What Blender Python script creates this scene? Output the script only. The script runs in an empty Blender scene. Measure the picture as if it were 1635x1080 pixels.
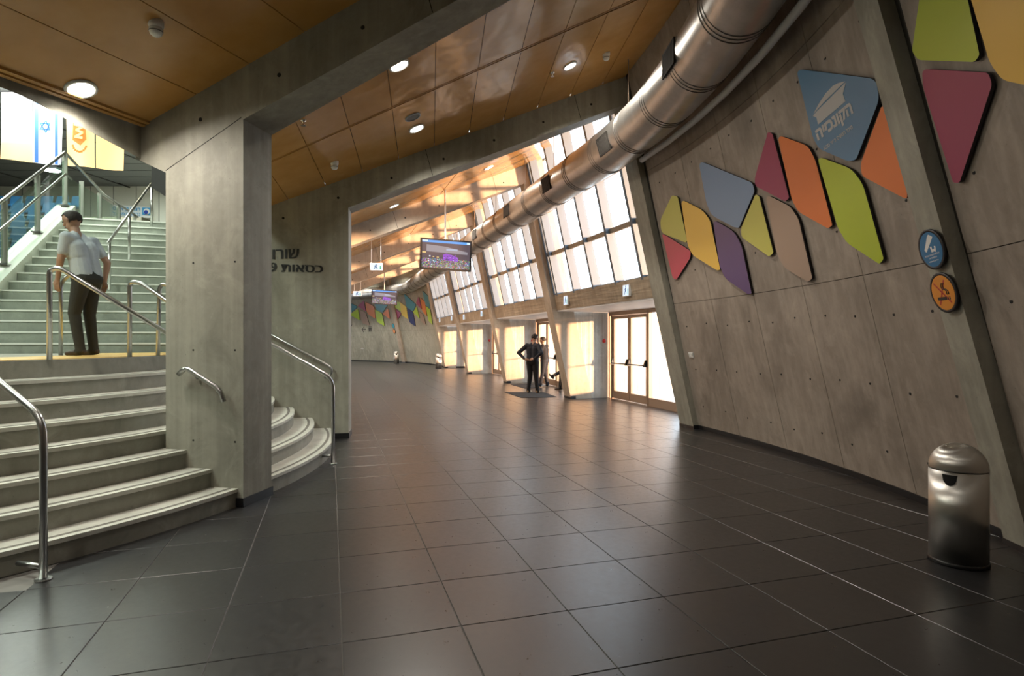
import bpy, bmesh, math, random
from mathutils import Vector, Matrix
random.seed(7)
SC = bpy.context.scene
COL = SC.collection
W0, H0, F, HZ, CAMZ = 1635.0, 1080.0, 945.0, 543.0, 1.6

# ---------------------------------------------------------------- camera, world, sun, exposure
cd = bpy.data.cameras.new('camera'); cam = bpy.data.objects.new('camera', cd); COL.objects.link(cam)
cam.location = (0, 0, CAMZ); cam.rotation_euler = (math.pi/2, 0, 0)
cd.sensor_fit = 'HORIZONTAL'; cd.sensor_width = 36.0; cd.lens = 36.0*F/W0
cd.shift_y = (HZ-H0/2)/W0; cd.clip_start = 0.05; cd.clip_end = 400
SC.camera = cam
world = bpy.data.worlds.new('sky'); SC.world = world; world.use_nodes = True
bg = world.node_tree.nodes['Background']
bg.inputs['Color'].default_value = (0.78, 0.89, 1.0, 1); bg.inputs['Strength'].default_value = 3.6
sl = bpy.data.lights.new('sun', 'SUN'); sun = bpy.data.objects.new('sun', sl); COL.objects.link(sun)
sl.energy = 16.0; sl.color = (1.0, 0.56, 0.30); sl.angle = math.radians(3.5)
SUND = Vector((-0.90, 0.38, -0.075)).normalized()
sun.rotation_euler = SUND.to_track_quat('-Z', 'Y').to_euler()
SC.view_settings.view_transform = 'Standard'; SC.view_settings.look = 'None'
SC.view_settings.exposure = 0.30; SC.view_settings.gamma = 1.0; SC.view_settings.use_curve_mapping = False

def area_light(name, loc, size, power, color, to, size_y=None, spread=None):
    l = bpy.data.lights.new(name, 'AREA'); o = bpy.data.objects.new(name, l); COL.objects.link(o)
    l.energy = power; l.color = color; l.size = size
    if size_y: l.shape = 'RECTANGLE'; l.size_y = size_y
    if spread: l.spread = spread
    o.location = loc; o.rotation_euler = Vector(to).to_track_quat('-Z', 'Y').to_euler()
    return o
ARENA_LIGHTS = [((-7.5, 3.0, 8.1), 480), ((-9.5, 10.5, 8.1), 480), ((-13.0, 16.5, 8.1), 520), ((-15.0, 5.0, 8.1), 350), ((-14.0, 22.0, 8.1), 300)]
for (p, e) in ARENA_LIGHTS:
    area_light('arena_light', p, 2.4, e, (0.90, 1.0, 0.86), (0, 0, -1))

# ---------------------------------------------------------------- materials
def new_mat(name):
    m = bpy.data.materials.new(name); m.use_nodes = True
    nt = m.node_tree; return m, nt, nt.nodes['Principled BSDF']
def flat(name, col, rough=0.5, metal=0.0, emit=None, es=1.0, coat=0.0, spec=None):
    m, nt, b = new_mat(name)
    b.inputs['Base Color'].default_value = (*col, 1); b.inputs['Roughness'].default_value = rough
    b.inputs['Metallic'].default_value = metal; b.inputs['Coat Weight'].default_value = coat
    if spec is not None: b.inputs['Specular IOR Level'].default_value = spec
    if emit: b.inputs['Emission Color'].default_value = (*emit, 1); b.inputs['Emission Strength'].default_value = es
    return m
def N(nt, t, **kw):
    n = nt.nodes.new(t)
    for k, v in kw.items():
        if hasattr(n, k): setattr(n, k, v)
        else: n.inputs[k.replace('_', ' ')].default_value = v
    return n
def mixc(nt, fac, a, b, mode='MIX'):
    n = nt.nodes.new('ShaderNodeMix'); n.data_type = 'RGBA'; n.blend_type = mode
    for sock, v in ((n.inputs[0], fac), (n.inputs[6], a), (n.inputs[7], b)):
        if isinstance(v, bpy.types.NodeSocket): nt.links.new(v, sock)
        elif isinstance(v, (int, float)): sock.default_value = v
        else: sock.default_value = (*v, 1)
    return n.outputs[2]
def ramp(nt, src, p0, p1, c0=0.0, c1=1.0):
    n = nt.nodes.new('ShaderNodeMapRange'); nt.links.new(src, n.inputs[0])
    n.inputs[1].default_value = p0; n.inputs[2].default_value = p1; n.inputs[3].default_value = c0; n.inputs[4].default_value = c1
    return n.outputs[0]
def noise(nt, scale, detail=4, sc=(1, 1, 1), rough=0.55, coord='Object', dist=0.0):
    tc = nt.nodes.new('ShaderNodeTexCoord'); mp = nt.nodes.new('ShaderNodeMapping'); mp.inputs['Scale'].default_value = sc
    nt.links.new(tc.outputs[coord], mp.inputs[0])
    n = nt.nodes.new('ShaderNodeTexNoise'); n.inputs['Scale'].default_value = scale; n.inputs['Detail'].default_value = detail
    n.inputs['Roughness'].default_value = rough; n.inputs['Distortion'].default_value = dist
    nt.links.new(mp.outputs[0], n.inputs['Vector']); return n.outputs[0]
def bump(nt, b, h, strength=0.3, dist=0.01):
    n = nt.nodes.new('ShaderNodeBump'); n.inputs['Strength'].default_value = strength; n.inputs['Distance'].default_value = dist
    nt.links.new(h, n.inputs['Height']); nt.links.new(n.outputs[0], b.inputs['Normal'])
def concrete(name, c1, c2, streak=0.35, boards=0.0, rough=0.62, stain=0.5, bsc=(14, 14, 0.0)):
    m, nt, b = new_mat(name)
    big = noise(nt, 0.9, 5); fine = noise(nt, 9, 6, rough=0.7); st = noise(nt, 1.0, 4, (9, 9, 0.35)); spk = noise(nt, 55, 2)
    c = mixc(nt, ramp(nt, big, 0.35, 0.65), c1, c2)
    c = mixc(nt, ramp(nt, fine, 0.25, 0.75, 0.0, 0.5), c, tuple(x*0.72 for x in c1))
    c = mixc(nt, ramp(nt, st, 0.42, 0.68, 0, streak), c, tuple(min(1, x*1.35) for x in c2))
    st2 = noise(nt, 0.55, 6, (1, 1, 0.7), dist=1.2)
    c = mixc(nt, ramp(nt, st2, 0.54, 0.68, 0, stain), c, tuple(x*0.55 for x in c1))
    st3 = noise(nt, 2.3, 7, (1, 1, 0.8), rough=0.7, dist=0.8)
    c = mixc(nt, ramp(nt, st3, 0.55, 0.75, 0, 0.45), c, tuple(min(1, x*1.45) for x in c2))
    c = mixc(nt, ramp(nt, st3, 0.46, 0.30, 0, 0.45), c, tuple(x*0.6 for x in c1))
    c = mixc(nt, ramp(nt, spk, 0.70, 0.78, 0, 0.6), c, tuple(x*0.35 for x in c1))
    nt.links.new(c, b.inputs['Base Color']); b.inputs['Roughness'].default_value = rough
    if boards > 0:
        bd = noise(nt, 1.0, 1, bsc)
        ad = nt.nodes.new('ShaderNodeMath'); ad.operation = 'ADD'
        nt.links.new(ramp(nt, bd, 0.3, 0.7, 0, boards), ad.inputs[0]); nt.links.new(ramp(nt, fine, 0, 1, 0, 0.4), ad.inputs[1])
        bump(nt, b, ad.outputs[0], 0.6, 0.012)
    else:
        bump(nt, b, fine, 0.25, 0.006)
    return m
M = {}
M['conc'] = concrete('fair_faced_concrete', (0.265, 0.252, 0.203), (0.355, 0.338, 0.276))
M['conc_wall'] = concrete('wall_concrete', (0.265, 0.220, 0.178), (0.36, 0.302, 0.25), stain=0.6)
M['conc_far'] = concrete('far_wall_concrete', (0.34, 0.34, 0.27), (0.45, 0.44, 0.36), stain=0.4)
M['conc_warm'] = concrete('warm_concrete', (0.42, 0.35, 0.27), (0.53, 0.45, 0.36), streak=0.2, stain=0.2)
M['conc_board'] = concrete('board_marked_concrete', (0.40, 0.38, 0.34), (0.52, 0.50, 0.45), boards=1.0, stain=0.15)
M['conc_lintel'] = concrete('lintel_concrete', (0.34, 0.27, 0.19), (0.46, 0.37, 0.27), boards=1.0, stain=0.3, bsc=(1, 1, 14))
M['conc_dark'] = concrete('darker_concrete', (0.20, 0.195, 0.16), (0.27, 0.26, 0.21), boards=0.6, stain=0.4)
M['step'] = concrete('stair_concrete', (0.22, 0.21, 0.17), (0.33, 0.32, 0.27), streak=0.1, stain=0.7)
M['riser_up'] = concrete('upper_stair_concrete', (0.27, 0.30, 0.25), (0.37, 0.40, 0.34), streak=0.1, stain=0.3)
M['tread'] = concrete('tread_cement', (0.50, 0.49, 0.43), (0.64, 0.62, 0.55), streak=0.0, stain=0.4)
M['nosing'] = flat('nosing_white', (0.78, 0.80, 0.74), 0.6)
M['nosing_dark'] = flat('nosing_grit', (0.16, 0.145, 0.125), 0.9)
M['black'] = flat('black_base', (0.012, 0.012, 0.013), 0.35)
M['hole'] = flat('hole_dark', (0.012, 0.011, 0.01), 0.9)
M['steel'] = flat('brushed_steel', (0.48, 0.48, 0.47), 0.30, 1.0)
M['alu'] = flat('aluminium', (0.33, 0.37, 0.42), 0.45, 0.6)
M['mullion'] = flat('blue_grey_mullion', (0.13, 0.17, 0.22), 0.5, 0.2)
M['alu_brown'] = flat('bronze_frame', (0.33, 0.25, 0.19), 0.45, 0.3)
M['post'] = flat('balustrade_post', (0.30, 0.31, 0.27), 0.4, 0.3)
M['white'] = flat('white_plastic', (0.78, 0.78, 0.76), 0.4)
M['offwhite'] = flat('off_white', (0.62, 0.62, 0.57), 0.6)
M['soffit'] = flat('painted_soffit', (0.62, 0.63, 0.64), 0.5)
M['dark'] = flat('dark_plastic', (0.02, 0.02, 0.022), 0.4)
M['grey'] = flat('grey_panel', (0.17, 0.175, 0.18), 0.6)
M['greydark'] = flat('dark_grey_panel', (0.05, 0.05, 0.05), 0.6)
M['red'] = flat('red_alarm', (0.6, 0.03, 0.03), 0.4)
M['back'] = flat('void', (0.03, 0.026, 0.02), 0.9)
# glass
def glassmat(name, tint, gl=0.08):
    m = bpy.data.materials.new(name); m.use_nodes = True; nt = m.node_tree; nt.nodes.clear()
    o = N(nt, 'ShaderNodeOutputMaterial'); t = N(nt, 'ShaderNodeBsdfTransparent'); g = N(nt, 'ShaderNodeBsdfGlossy'); mx = N(nt, 'ShaderNodeMixShader')
    t.inputs[0].default_value = (*tint, 1); g.inputs['Roughness'].default_value = 0.02
    lw = N(nt, 'ShaderNodeLayerWeight'); lw.inputs[0].default_value = 0.5
    pw = N(nt, 'ShaderNodeMath'); pw.operation = 'POWER'; pw.inputs[1].default_value = 4.0; nt.links.new(lw.outputs['Facing'], pw.inputs[0])
    nt.links.new(ramp(nt, pw.outputs[0], 0, 1, 0.05, 0.8), mx.inputs[0]); nt.links.new(t.outputs[0], mx.inputs[1]); nt.links.new(g.outputs[0], mx.inputs[2])
    nt.links.new(mx.outputs[0], o.inputs[0]); return m
M['glass'] = glassmat('window_glass', (0.93, 0.96, 0.97))
M['glass_green'] = glassmat('balustrade_glass', (0.80, 0.90, 0.84))
# glossy timber-coloured ceiling panels
m, nt, b = new_mat('ochre_ceiling_panel')
g = noise(nt, 1.0, 5, (3, 3, 3)); inf = N(nt, 'ShaderNodeObjectInfo')
c = mixc(nt, ramp(nt, g, 0.3, 0.7), (0.46, 0.235, 0.062), (0.55, 0.30, 0.095))
c = mixc(nt, ramp(nt, inf.outputs['Random'], 0, 1, 0, 0.3), c, (0.40, 0.20, 0.05))
nt.links.new(c, b.inputs['Base Color']); b.inputs['Roughness'].default_value = 0.17; b.inputs['Specular IOR Level'].default_value = 0.7
bump(nt, b, noise(nt, 1.0, 2, (2.2, 1.6, 1.0)), 0.35, 0.05)
M['wood'] = m
# floor tile
m, nt, b = new_mat('slate_floor_tile')
g = noise(nt, 1.1, 6); f = noise(nt, 16, 6, rough=0.7); inf = N(nt, 'ShaderNodeObjectInfo')
c = mixc(nt, ramp(nt, g, 0.3, 0.7), (0.016, 0.0155, 0.016), (0.026, 0.0245, 0.024))
c = mixc(nt, ramp(nt, inf.outputs['Random'], 0, 1, 0, 0.5), c, (0.020, 0.021, 0.024))
d = noise(nt, 1.6, 8, rough=0.72, dist=0.6)
c = mixc(nt, ramp(nt, d, 0.60, 0.78, 0, 0.28), c, (0.17, 0.16, 0.15))
nt.links.new(c, b.inputs['Base Color'])
nt.links.new(ramp(nt, f, 0.25, 0.75, 0.25, 0.37), b.inputs['Roughness']); b.inputs['Specular IOR Level'].default_value = 0.8
bump(nt, b, f, 0.08, 0.002)
M['tile'] = m
M['grout'] = flat('grout', (0.19, 0.18, 0.165), 0.9)
m, nt, b = new_mat('outdoor_paving')
c = mixc(nt, ramp(nt, noise(nt, 2, 5), 0.3, 0.7), (0.42, 0.40, 0.37), (0.52, 0.50, 0.47)); nt.links.new(c, b.inputs['Base Color']); b.inputs['Roughness'].default_value = 0.8
M['paving'] = m
# galvanised duct
m, nt, b = new_mat('galvanised_duct')
c = mixc(nt, ramp(nt, noise(nt, 2.0, 6, rough=0.7), 0.3, 0.7), (0.36, 0.34, 0.31), (0.52, 0.50, 0.47)); nt.links.new(c, b.inputs['Base Color'])
b.inputs['Metallic'].default_value = 0.85; b.inputs['Roughness'].default_value = 0.34
bump(nt, b, noise(nt, 3, 2), 0.12, 0.02)
M['duct'] = m
# brushed bin metal (vertical brushing around the drum)
m, nt, b = new_mat('brushed_bin_steel')
b.inputs['Base Color'].default_value = (0.56, 0.54, 0.50, 1); b.inputs['Metallic'].default_value = 1.0
b.inputs['Roughness'].default_value = 0.36; b.inputs['Anisotropic'].default_value = 0.85
tg = N(nt, 'ShaderNodeTangent'); tg.direction_type = 'RADIAL'; tg.axis = 'Z'; nt.links.new(tg.outputs[0], b.inputs['Tangent'])
bump(nt, b, noise(nt, 1.0, 1, (90, 90, 0.2)), 0.15, 0.003)
M['bin'] = m
def paint(name, col):
    m, nt, b = new_mat(name)
    b.inputs['Base Color'].default_value = (*col, 1); b.inputs['Roughness'].default_value = 0.33; b.inputs['Specular IOR Level'].default_value = 0.5
    return m
PC = {'lime': (0.42, 0.52, 0.03), 'olive': (0.52, 0.50, 0.10), 'yellow': (0.80, 0.50, 0.08), 'orange': (0.70, 0.17, 0.035),
      'magenta': (0.29, 0.02, 0.09), 'rose': (0.52, 0.05, 0.10), 'violet': (0.085, 0.05, 0.17), 'blue': (0.16, 0.27, 0.42),
      'logo_blue': (0.07, 0.22, 0.38), 'taupe': (0.36, 0.26, 0.20), 'teal': (0.05, 0.27, 0.36), 'navy': (0.012, 0.02, 0.16),
      'flime': (0.45, 0.68, 0.03), 'forange': (0.75, 0.22, 0.03), 'fmag': (0.35, 0.03, 0.12), 'fyel': (0.80, 0.62, 0.06)}
for k, v in PC.items(): M['p_'+k] = paint('painted_'+k, v)
M['p_edge'] = flat('panel_edge', (0.02, 0.018, 0.02), 0.5)
M['print'] = flat('pale_print', (0.48, 0.48, 0.47), 0.5)

# ---------------------------------------------------------------- mesh helpers
class MB:
    def __init__(s): s.v = []; s.f = []; s.m = []; s.mats = []; s.smooth = []
    def mi(s, mat):
        if mat not in s.mats: s.mats.append(mat)
        return s.mats.index(mat)
    def add(s, vs, fs, mat, smooth=False):
        o = len(s.v); s.v += [tuple(v) for v in vs]; k = s.mi(mat)
        for f in fs: s.f.append([i+o for i in f]); s.m.append(k); s.smooth.append(smooth)
    def prism(s, a, b, mat, smooth=False):       # two matching loops
        n = len(a)
        fs = [list(range(n))[::-1], list(range(n, 2*n))]
        fs += [[i, (i+1) % n, n+(i+1) % n, n+i] for i in range(n)]
        s.add(list(a)+list(b), fs[:2], mat); s.f[-2:], s.m[-2:]
        o = len(s.v)-2*n; k = s.mi(mat)
        for f in fs[2:]: s.f.append([i+o for i in f]); s.m.append(k); s.smooth.append(smooth)
    def box(s, c, sz, mat, ax=None):
        ax = ax or (Vector((1, 0, 0)), Vector((0, 1, 0)), Vector((0, 0, 1)))
        c = Vector(c); hx, hy, hz = [ax[i]*(sz[i]/2) for i in range(3)]
        lo = [c-hx-hy-hz, c+hx-hy-hz, c+hx+hy-hz, c-hx+hy-hz]; s.prism(lo, [p+2*hz for p in lo], mat)
    def tube(s, pts, r, mat, n=10, caps=True, r_fn=None):
        pts = [Vector(p) for p in pts]; rings = []
        t = (pts[1]-pts[0]).normalized(); up = Vector((0, 0, 1)) if abs(t.z) < 0.9 else Vector((1, 0, 0))
        u = t.cross(up).normalized(); prev = t; o = len(s.v); k = s.mi(mat)
        for i, p in enumerate(pts):
            t = ((pts[min(i+1, len(pts)-1)]-pts[max(i-1, 0)])).normalized()
            u = (prev.rotation_difference(t) @ u); u = (u-t*u.dot(t)).normalized(); w = t.cross(u); prev = t
            rr = r_fn(i) if r_fn else r
            for j in range(n):
                a = 2*math.pi*j/n; s.v.append(tuple(p+u*(rr*math.cos(a))+w*(rr*math.sin(a))))
        for i in range(len(pts)-1):
            for j in range(n):
                s.f.append([o+i*n+j, o+i*n+(j+1) % n, o+(i+1)*n+(j+1) % n, o+(i+1)*n+j]); s.m.append(k); s.smooth.append(True)
        if caps:
            s.f.append([o+j for j in range(n)][::-1]); s.m.append(k); s.smooth.append(False)
            s.f.append([o+(len(pts)-1)*n+j for j in range(n)]); s.m.append(k); s.smooth.append(False)
    def lathe(s, prof, c, mat, n=32, axis=None, cap=True):
        c = Vector(c); z = Vector(axis or (0, 0, 1)).normalized()
        x = z.cross(Vector((0, 0, 1)) if abs(z.z) < 0.9 else Vector((1, 0, 0))).normalized(); y = z.cross(x)
        o = len(s.v); k = s.mi(mat)
        for (r, h) in prof:
            for j in range(n):
                a = 2*math.pi*j/n; s.v.append(tuple(c+x*(r*math.cos(a))+y*(r*math.sin(a))+z*h))
        for i in range(len(prof)-1):
            for j in range(n):
                s.f.append([o+i*n+j, o+i*n+(j+1) % n, o+(i+1)*n+(j+1) % n, o+(i+1)*n+j]); s.m.append(k); s.smooth.append(True)
        if cap:
            s.f.append([o+j for j in range(n)][::-1]); s.m.append(k); s.smooth.append(False)
            s.f.append([o+(len(prof)-1)*n+j for j in range(n)]); s.m.append(k); s.smooth.append(False)
    def build(s, name, parent=None, **tags):
        me = bpy.data.meshes.new(name); me.from_pydata(s.v, [], s.f)
        for mt in s.mats: me.materials.append(mt)
        me.polygons.foreach_set('material_index', s.m); me.polygons.foreach_set('use_smooth', s.smooth)
        bm = bmesh.new(); bm.from_mesh(me); bmesh.ops.recalc_face_normals(bm, faces=bm.faces); bm.to_mesh(me); bm.free()
        me.update(); return link(name, me, parent, **tags)
def link(name, me, parent=None, **tags):
    o = bpy.data.objects.new(name, me); COL.objects.link(o)
    if parent is not None:
        o.parent = parent; o.matrix_parent_inverse = Matrix.Translation(parent.location).inverted() if parent.rotation_euler[2] == 0 else parent.matrix_basis.inverted()
    for k, v in tags.items():
        if v: o[k] = v
    return o
def empty(name, loc, label, category, group=None, kind=None):
    o = bpy.data.objects.new(name, None); COL.objects.link(o); o.location = loc; o.empty_display_size = 0.1
    o['label'] = label; o['category'] = category
    if group: o['group'] = group
    if kind: o['kind'] = kind
    return o
def fillet(pts, rad, n=6):
    pts = [Vector(p) for p in pts]; out = [pts[0]]
    for i in range(1, len(pts)-1):
        p = pts[i]; a = (pts[i-1]-p); b_ = (pts[i+1]-p); r = min(rad, a.length*0.45, b_.length*0.45)
        p0 = p+a.normalized()*r; p1 = p+b_.normalized()*r
        for k in range(n+1):
            t = k/n; out.append(p0*(1-t)**2+p*2*t*(1-t)+p1*t*t)
    out.append(pts[-1]); return out

# ---------------------------------------------------------------- plan of the building
def V2(x, y, z=0.0): return Vector((x, y, z))
RO, TH0 = 16.5, math.radians(17); CO = V2(-12.7, 6.36)
WD = V2(-math.sin(TH0), math.cos(TH0)); ND = V2(math.cos(TH0), math.sin(TH0))
J1 = CO+ND*RO; S2 = 26.0; J2 = J1+WD*S2; R2 = 14.0; C2 = J2-ND*R2
LEAN = 0.225
def path(s):                                   # foot of the outer wall: point, outward normal, tangent
    if s < 0: a = TH0+s/RO; n = V2(math.cos(a), math.sin(a)); return CO+n*RO, n, V2(-n.y, n.x)
    if s <= S2: return J1+WD*s, ND.copy(), WD.copy()
    a = TH0+(s-S2)/R2; n = V2(math.cos(a), math.sin(a)); return C2+n*R2, n, V2(-n.y, n.x)
def _k(s): return max(0.0, min(1.0, (-s-0.6)/6.3))
def ext(s): return 0.15*_k(s)                  # towards the camera the wall stands a little further out and leans a little more
def lean(s): return LEAN+0.021*_k(s)
def surf(s, z, out=0.0):                       # point on the leaning outer skin
    p, n, t = path(s); q = p+n*(out+ext(s)-lean(s)*z); return Vector((q.x, q.y, z))
def inward(s, q, z=0.0):
    p, n, t = path(s); r = p-n*q; return Vector((r.x, r.y, z))
def sd(x, y):                                  # signed outward distance and s
    d = V2(x, y)-CO; a = math.atan2(d.y, d.x)
    if a <= TH0: return d.length-RO, (a-TH0)*RO
    e = V2(x, y)-J1; s = e.dot(WD)
    if s <= S2: return e.dot(ND), s
    d = V2(x, y)-C2; a = math.atan2(d.y, d.x); return d.length-R2, S2+(a-TH0)*R2
def ray(px, py, Y): return Vector(((px-W0/2)/F*Y, Y, CAMZ+(HZ-py)/F*Y))
def hit_outer(px, py, out):                    # where the sight line meets the leaning outer skin
    lo, hi = 0.5, 70.0
    def g(Y):
        p = ray(px, py, Y); d, s = sd(p.x, p.y); return d+lean(s)*p.z-out-ext(s)
    Y = lo
    while g(Y) < 0 and Y < hi: Y += 0.25
    lo, hi = Y-0.25, Y
    for _ in range(30):
        m_ = (lo+hi)/2
        if g(m_) < 0: lo = m_
        else: hi = m_
    p = ray(px, py, hi); d, s = sd(p.x, p.y); return s, p.z
def hit_plane(px, py, p0, n):
    d = ray(px, py, 1.0)-Vector((0, 0, CAMZ)); o = Vector((0, 0, CAMZ)); t = (Vector(p0)-o).dot(n)/d.dot(n); return o+d*t

# frames: near-face line from rib foot B, inward direction u, thickness vectors at rib and column
RT = 0.45
class Frame: dq = 0.0
FR = []
def mkframe(idx, B, u, T0, T1, qc, zb, zt, qi):
    f = Frame(); f.i = idx; f.B = B; f.u = u; f.T0 = T0; f.T1 = T1; f.qc = qc; f.zb = zb; f.zt = zt; f.qi = qi; FR.append(f); return f
def fpt(f, q, z, far=0.0):
    t = max(0.0, min(1.0, q/6.4)); T = f.T0.lerp(f.T1, t)*(RT*far); p = f.B+f.u*q+T; return Vector((p.x, p.y, z))
def general(idx, s, qi=6.35):
    p, n, t = path(s); return mkframe(idx, p, -n, t, t, None, 6.30, 6.80, qi)
general(-1, -20.8, 7.6); general(0, -14.0, 7.6)
B1 = path(-6.9)[0]+path(-6.9)[1]*0.15; c1 = V2(-2.57, 5.66); u1 = (c1-B1).normalized()
mkframe(1, B1, u1, path(-6.85)[2]*0.655, V2(-u1.y, u1.x)*-1, (c1-B1).length, 3.71+0.42*(c1-B1).length, 4.23+0.42*(c1-B1).length, (c1-B1).length+1.19); FR[-1].dq = (c1-B1).length-6.41
B2 = path(-0.63)[0]; c2 = V2(-2.66, 9.63); u2 = (c2-B2).normalized()
mkframe(2, B2, u2, path(-0.4)[2], V2(-u2.y, u2.x)*-1, (c2-B2).length, 6.27, 6.78, 7.6)
for i, s in enumerate((5.07, 11.16, 17.5, 23.45, 32.0, 39.0, 46.0)): general(3+i, s)
SN = {-1: -20.8, 0: -14.0, 1: -6.9, 2: -0.63, 3: 5.07, 4: 11.16, 5: 17.5, 6: 23.45, 7: 32.0, 8: 39.0, 9: 46.0}
FD = {f.i: f for f in FR}
for f in FR:
    if f.T1.y < 0 and f.i in (1, 2): f.T1 = -f.T1

# ================================================================ STRUCTURE
# floor: recessed grout bed, tiles, outdoor ground
mb = MB()
mb.prism([(-34, -14, -0.2), (30, -14, -0.2), (30, 62, -0.2), (-34, 62, -0.2)], [(-34, -14, -0.006), (30, -14, -0.006), (30, 62, -0.006), (-34, 62, -0.006)], M['grout'])
floor = mb.build('floor', kind='structure', label='dark slate tiled concourse floor with pale joints', category='floor')
TS, TG = 0.641, 0.005
N0, W_0 = 0.0546, 3.889
nmax = J1.dot(ND)+1.12
def tilebox(mb, a, b_, w=None, mat=None):
    n0 = N0+a*TS+TG/2; n1 = N0+(a+1)*TS-TG/2; w0 = W_0+b_*TS+TG/2; w1 = W_0+(b_+1)*TS-TG/2
    n1 = min(n1, nmax)
    if n1-n0 < 0.03: return False
    return [(n0, w0), (n1, w0), (n1, w1), (n0, w1)]
cands = []
for a in range(-40, 14):
    for b_ in range(-10, 75):
        q = tilebox(None, a, b_)
        if not q: continue
        pts = [ND*n+WD*w for n, w in q]; c = (pts[0]+pts[2])/2
        d, s = sd(c.x, c.y)
        straight = 0 <= s <= S2
        if d > (1.3 if -0.6 < s < 23.6 else 0.5): continue
        if s < -21 or s > 52 or d < -6.8: continue
        if c.y < 10 and (c-V2(-8.1, 7.2)).length < 5.3: continue
        vis = any(p.y > 1 and abs(p.x/p.y) < 0.90 and (CAMZ/p.y)*F+HZ < 1120 for p in pts)
        if c.y > 10 and d < -6.2: vis = False
        cands.append((0 if vis else 1, c.length, pts, q))
cands.sort(key=lambda t: (t[0], t[1]))
fullmesh = None; mbs = MB()
for k, (nv, dist, pts, q) in enumerate(cands):
    full = abs((q[1][0]-q[0][0])-(TS-TG)) < 1e-4
    if k < 290 and not nv and full:
        c = (pts[0]+pts[2])/2
        if fullmesh is None:
            t_ = MB(); h = (TS-TG)/2; e = 0.0025
            lo = [ND*x*h+WD*y*h for x, y in ((-1, -1), (1, -1), (1, 1), (-1, 1))]
            t_.prism([p+V2(0, 0, -0.02) for p in lo], [p+V2(0, 0, -e) for p in lo], M['tile'])
            t_.f.pop(1); t_.m.pop(1); t_.smooth.pop(1)
            t_.prism([p+V2(0, 0, -e) for p in lo], [p*(1-e/h) for p in lo], M['tile'])
            fo = t_.build('floor_tile', floor); fullmesh = fo.data; fo.location = c; continue
        link('floor_tile', fullmesh, floor).location = c
    else:
        mbs.prism([p+V2(0, 0, -0.02) for p in pts], pts, M['tile'])
mbs.build('distant_tiles', floor, kind='stuff')
mb = MB()
P = lambda n, w, z: tuple(ND*n+WD*w+V2(0, 0, z))
NJ = J1.dot(ND)
mb.prism([P(NJ+1.14, 2, -0.15), P(NJ+40, 2, -0.15), P(NJ+40, 70, -0.15), P(NJ+1.14, 70, -0.15)], [P(NJ+1.14, 2, 0.004), P(NJ+40, 2, 0.004), P(NJ+40, 70, 0.004), P(NJ+1.14, 70, 0.004)], M['paving'])
mb.build('pavement', kind='structure', label='pale sunlit paving outside the glass doors', category='paving')

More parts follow.
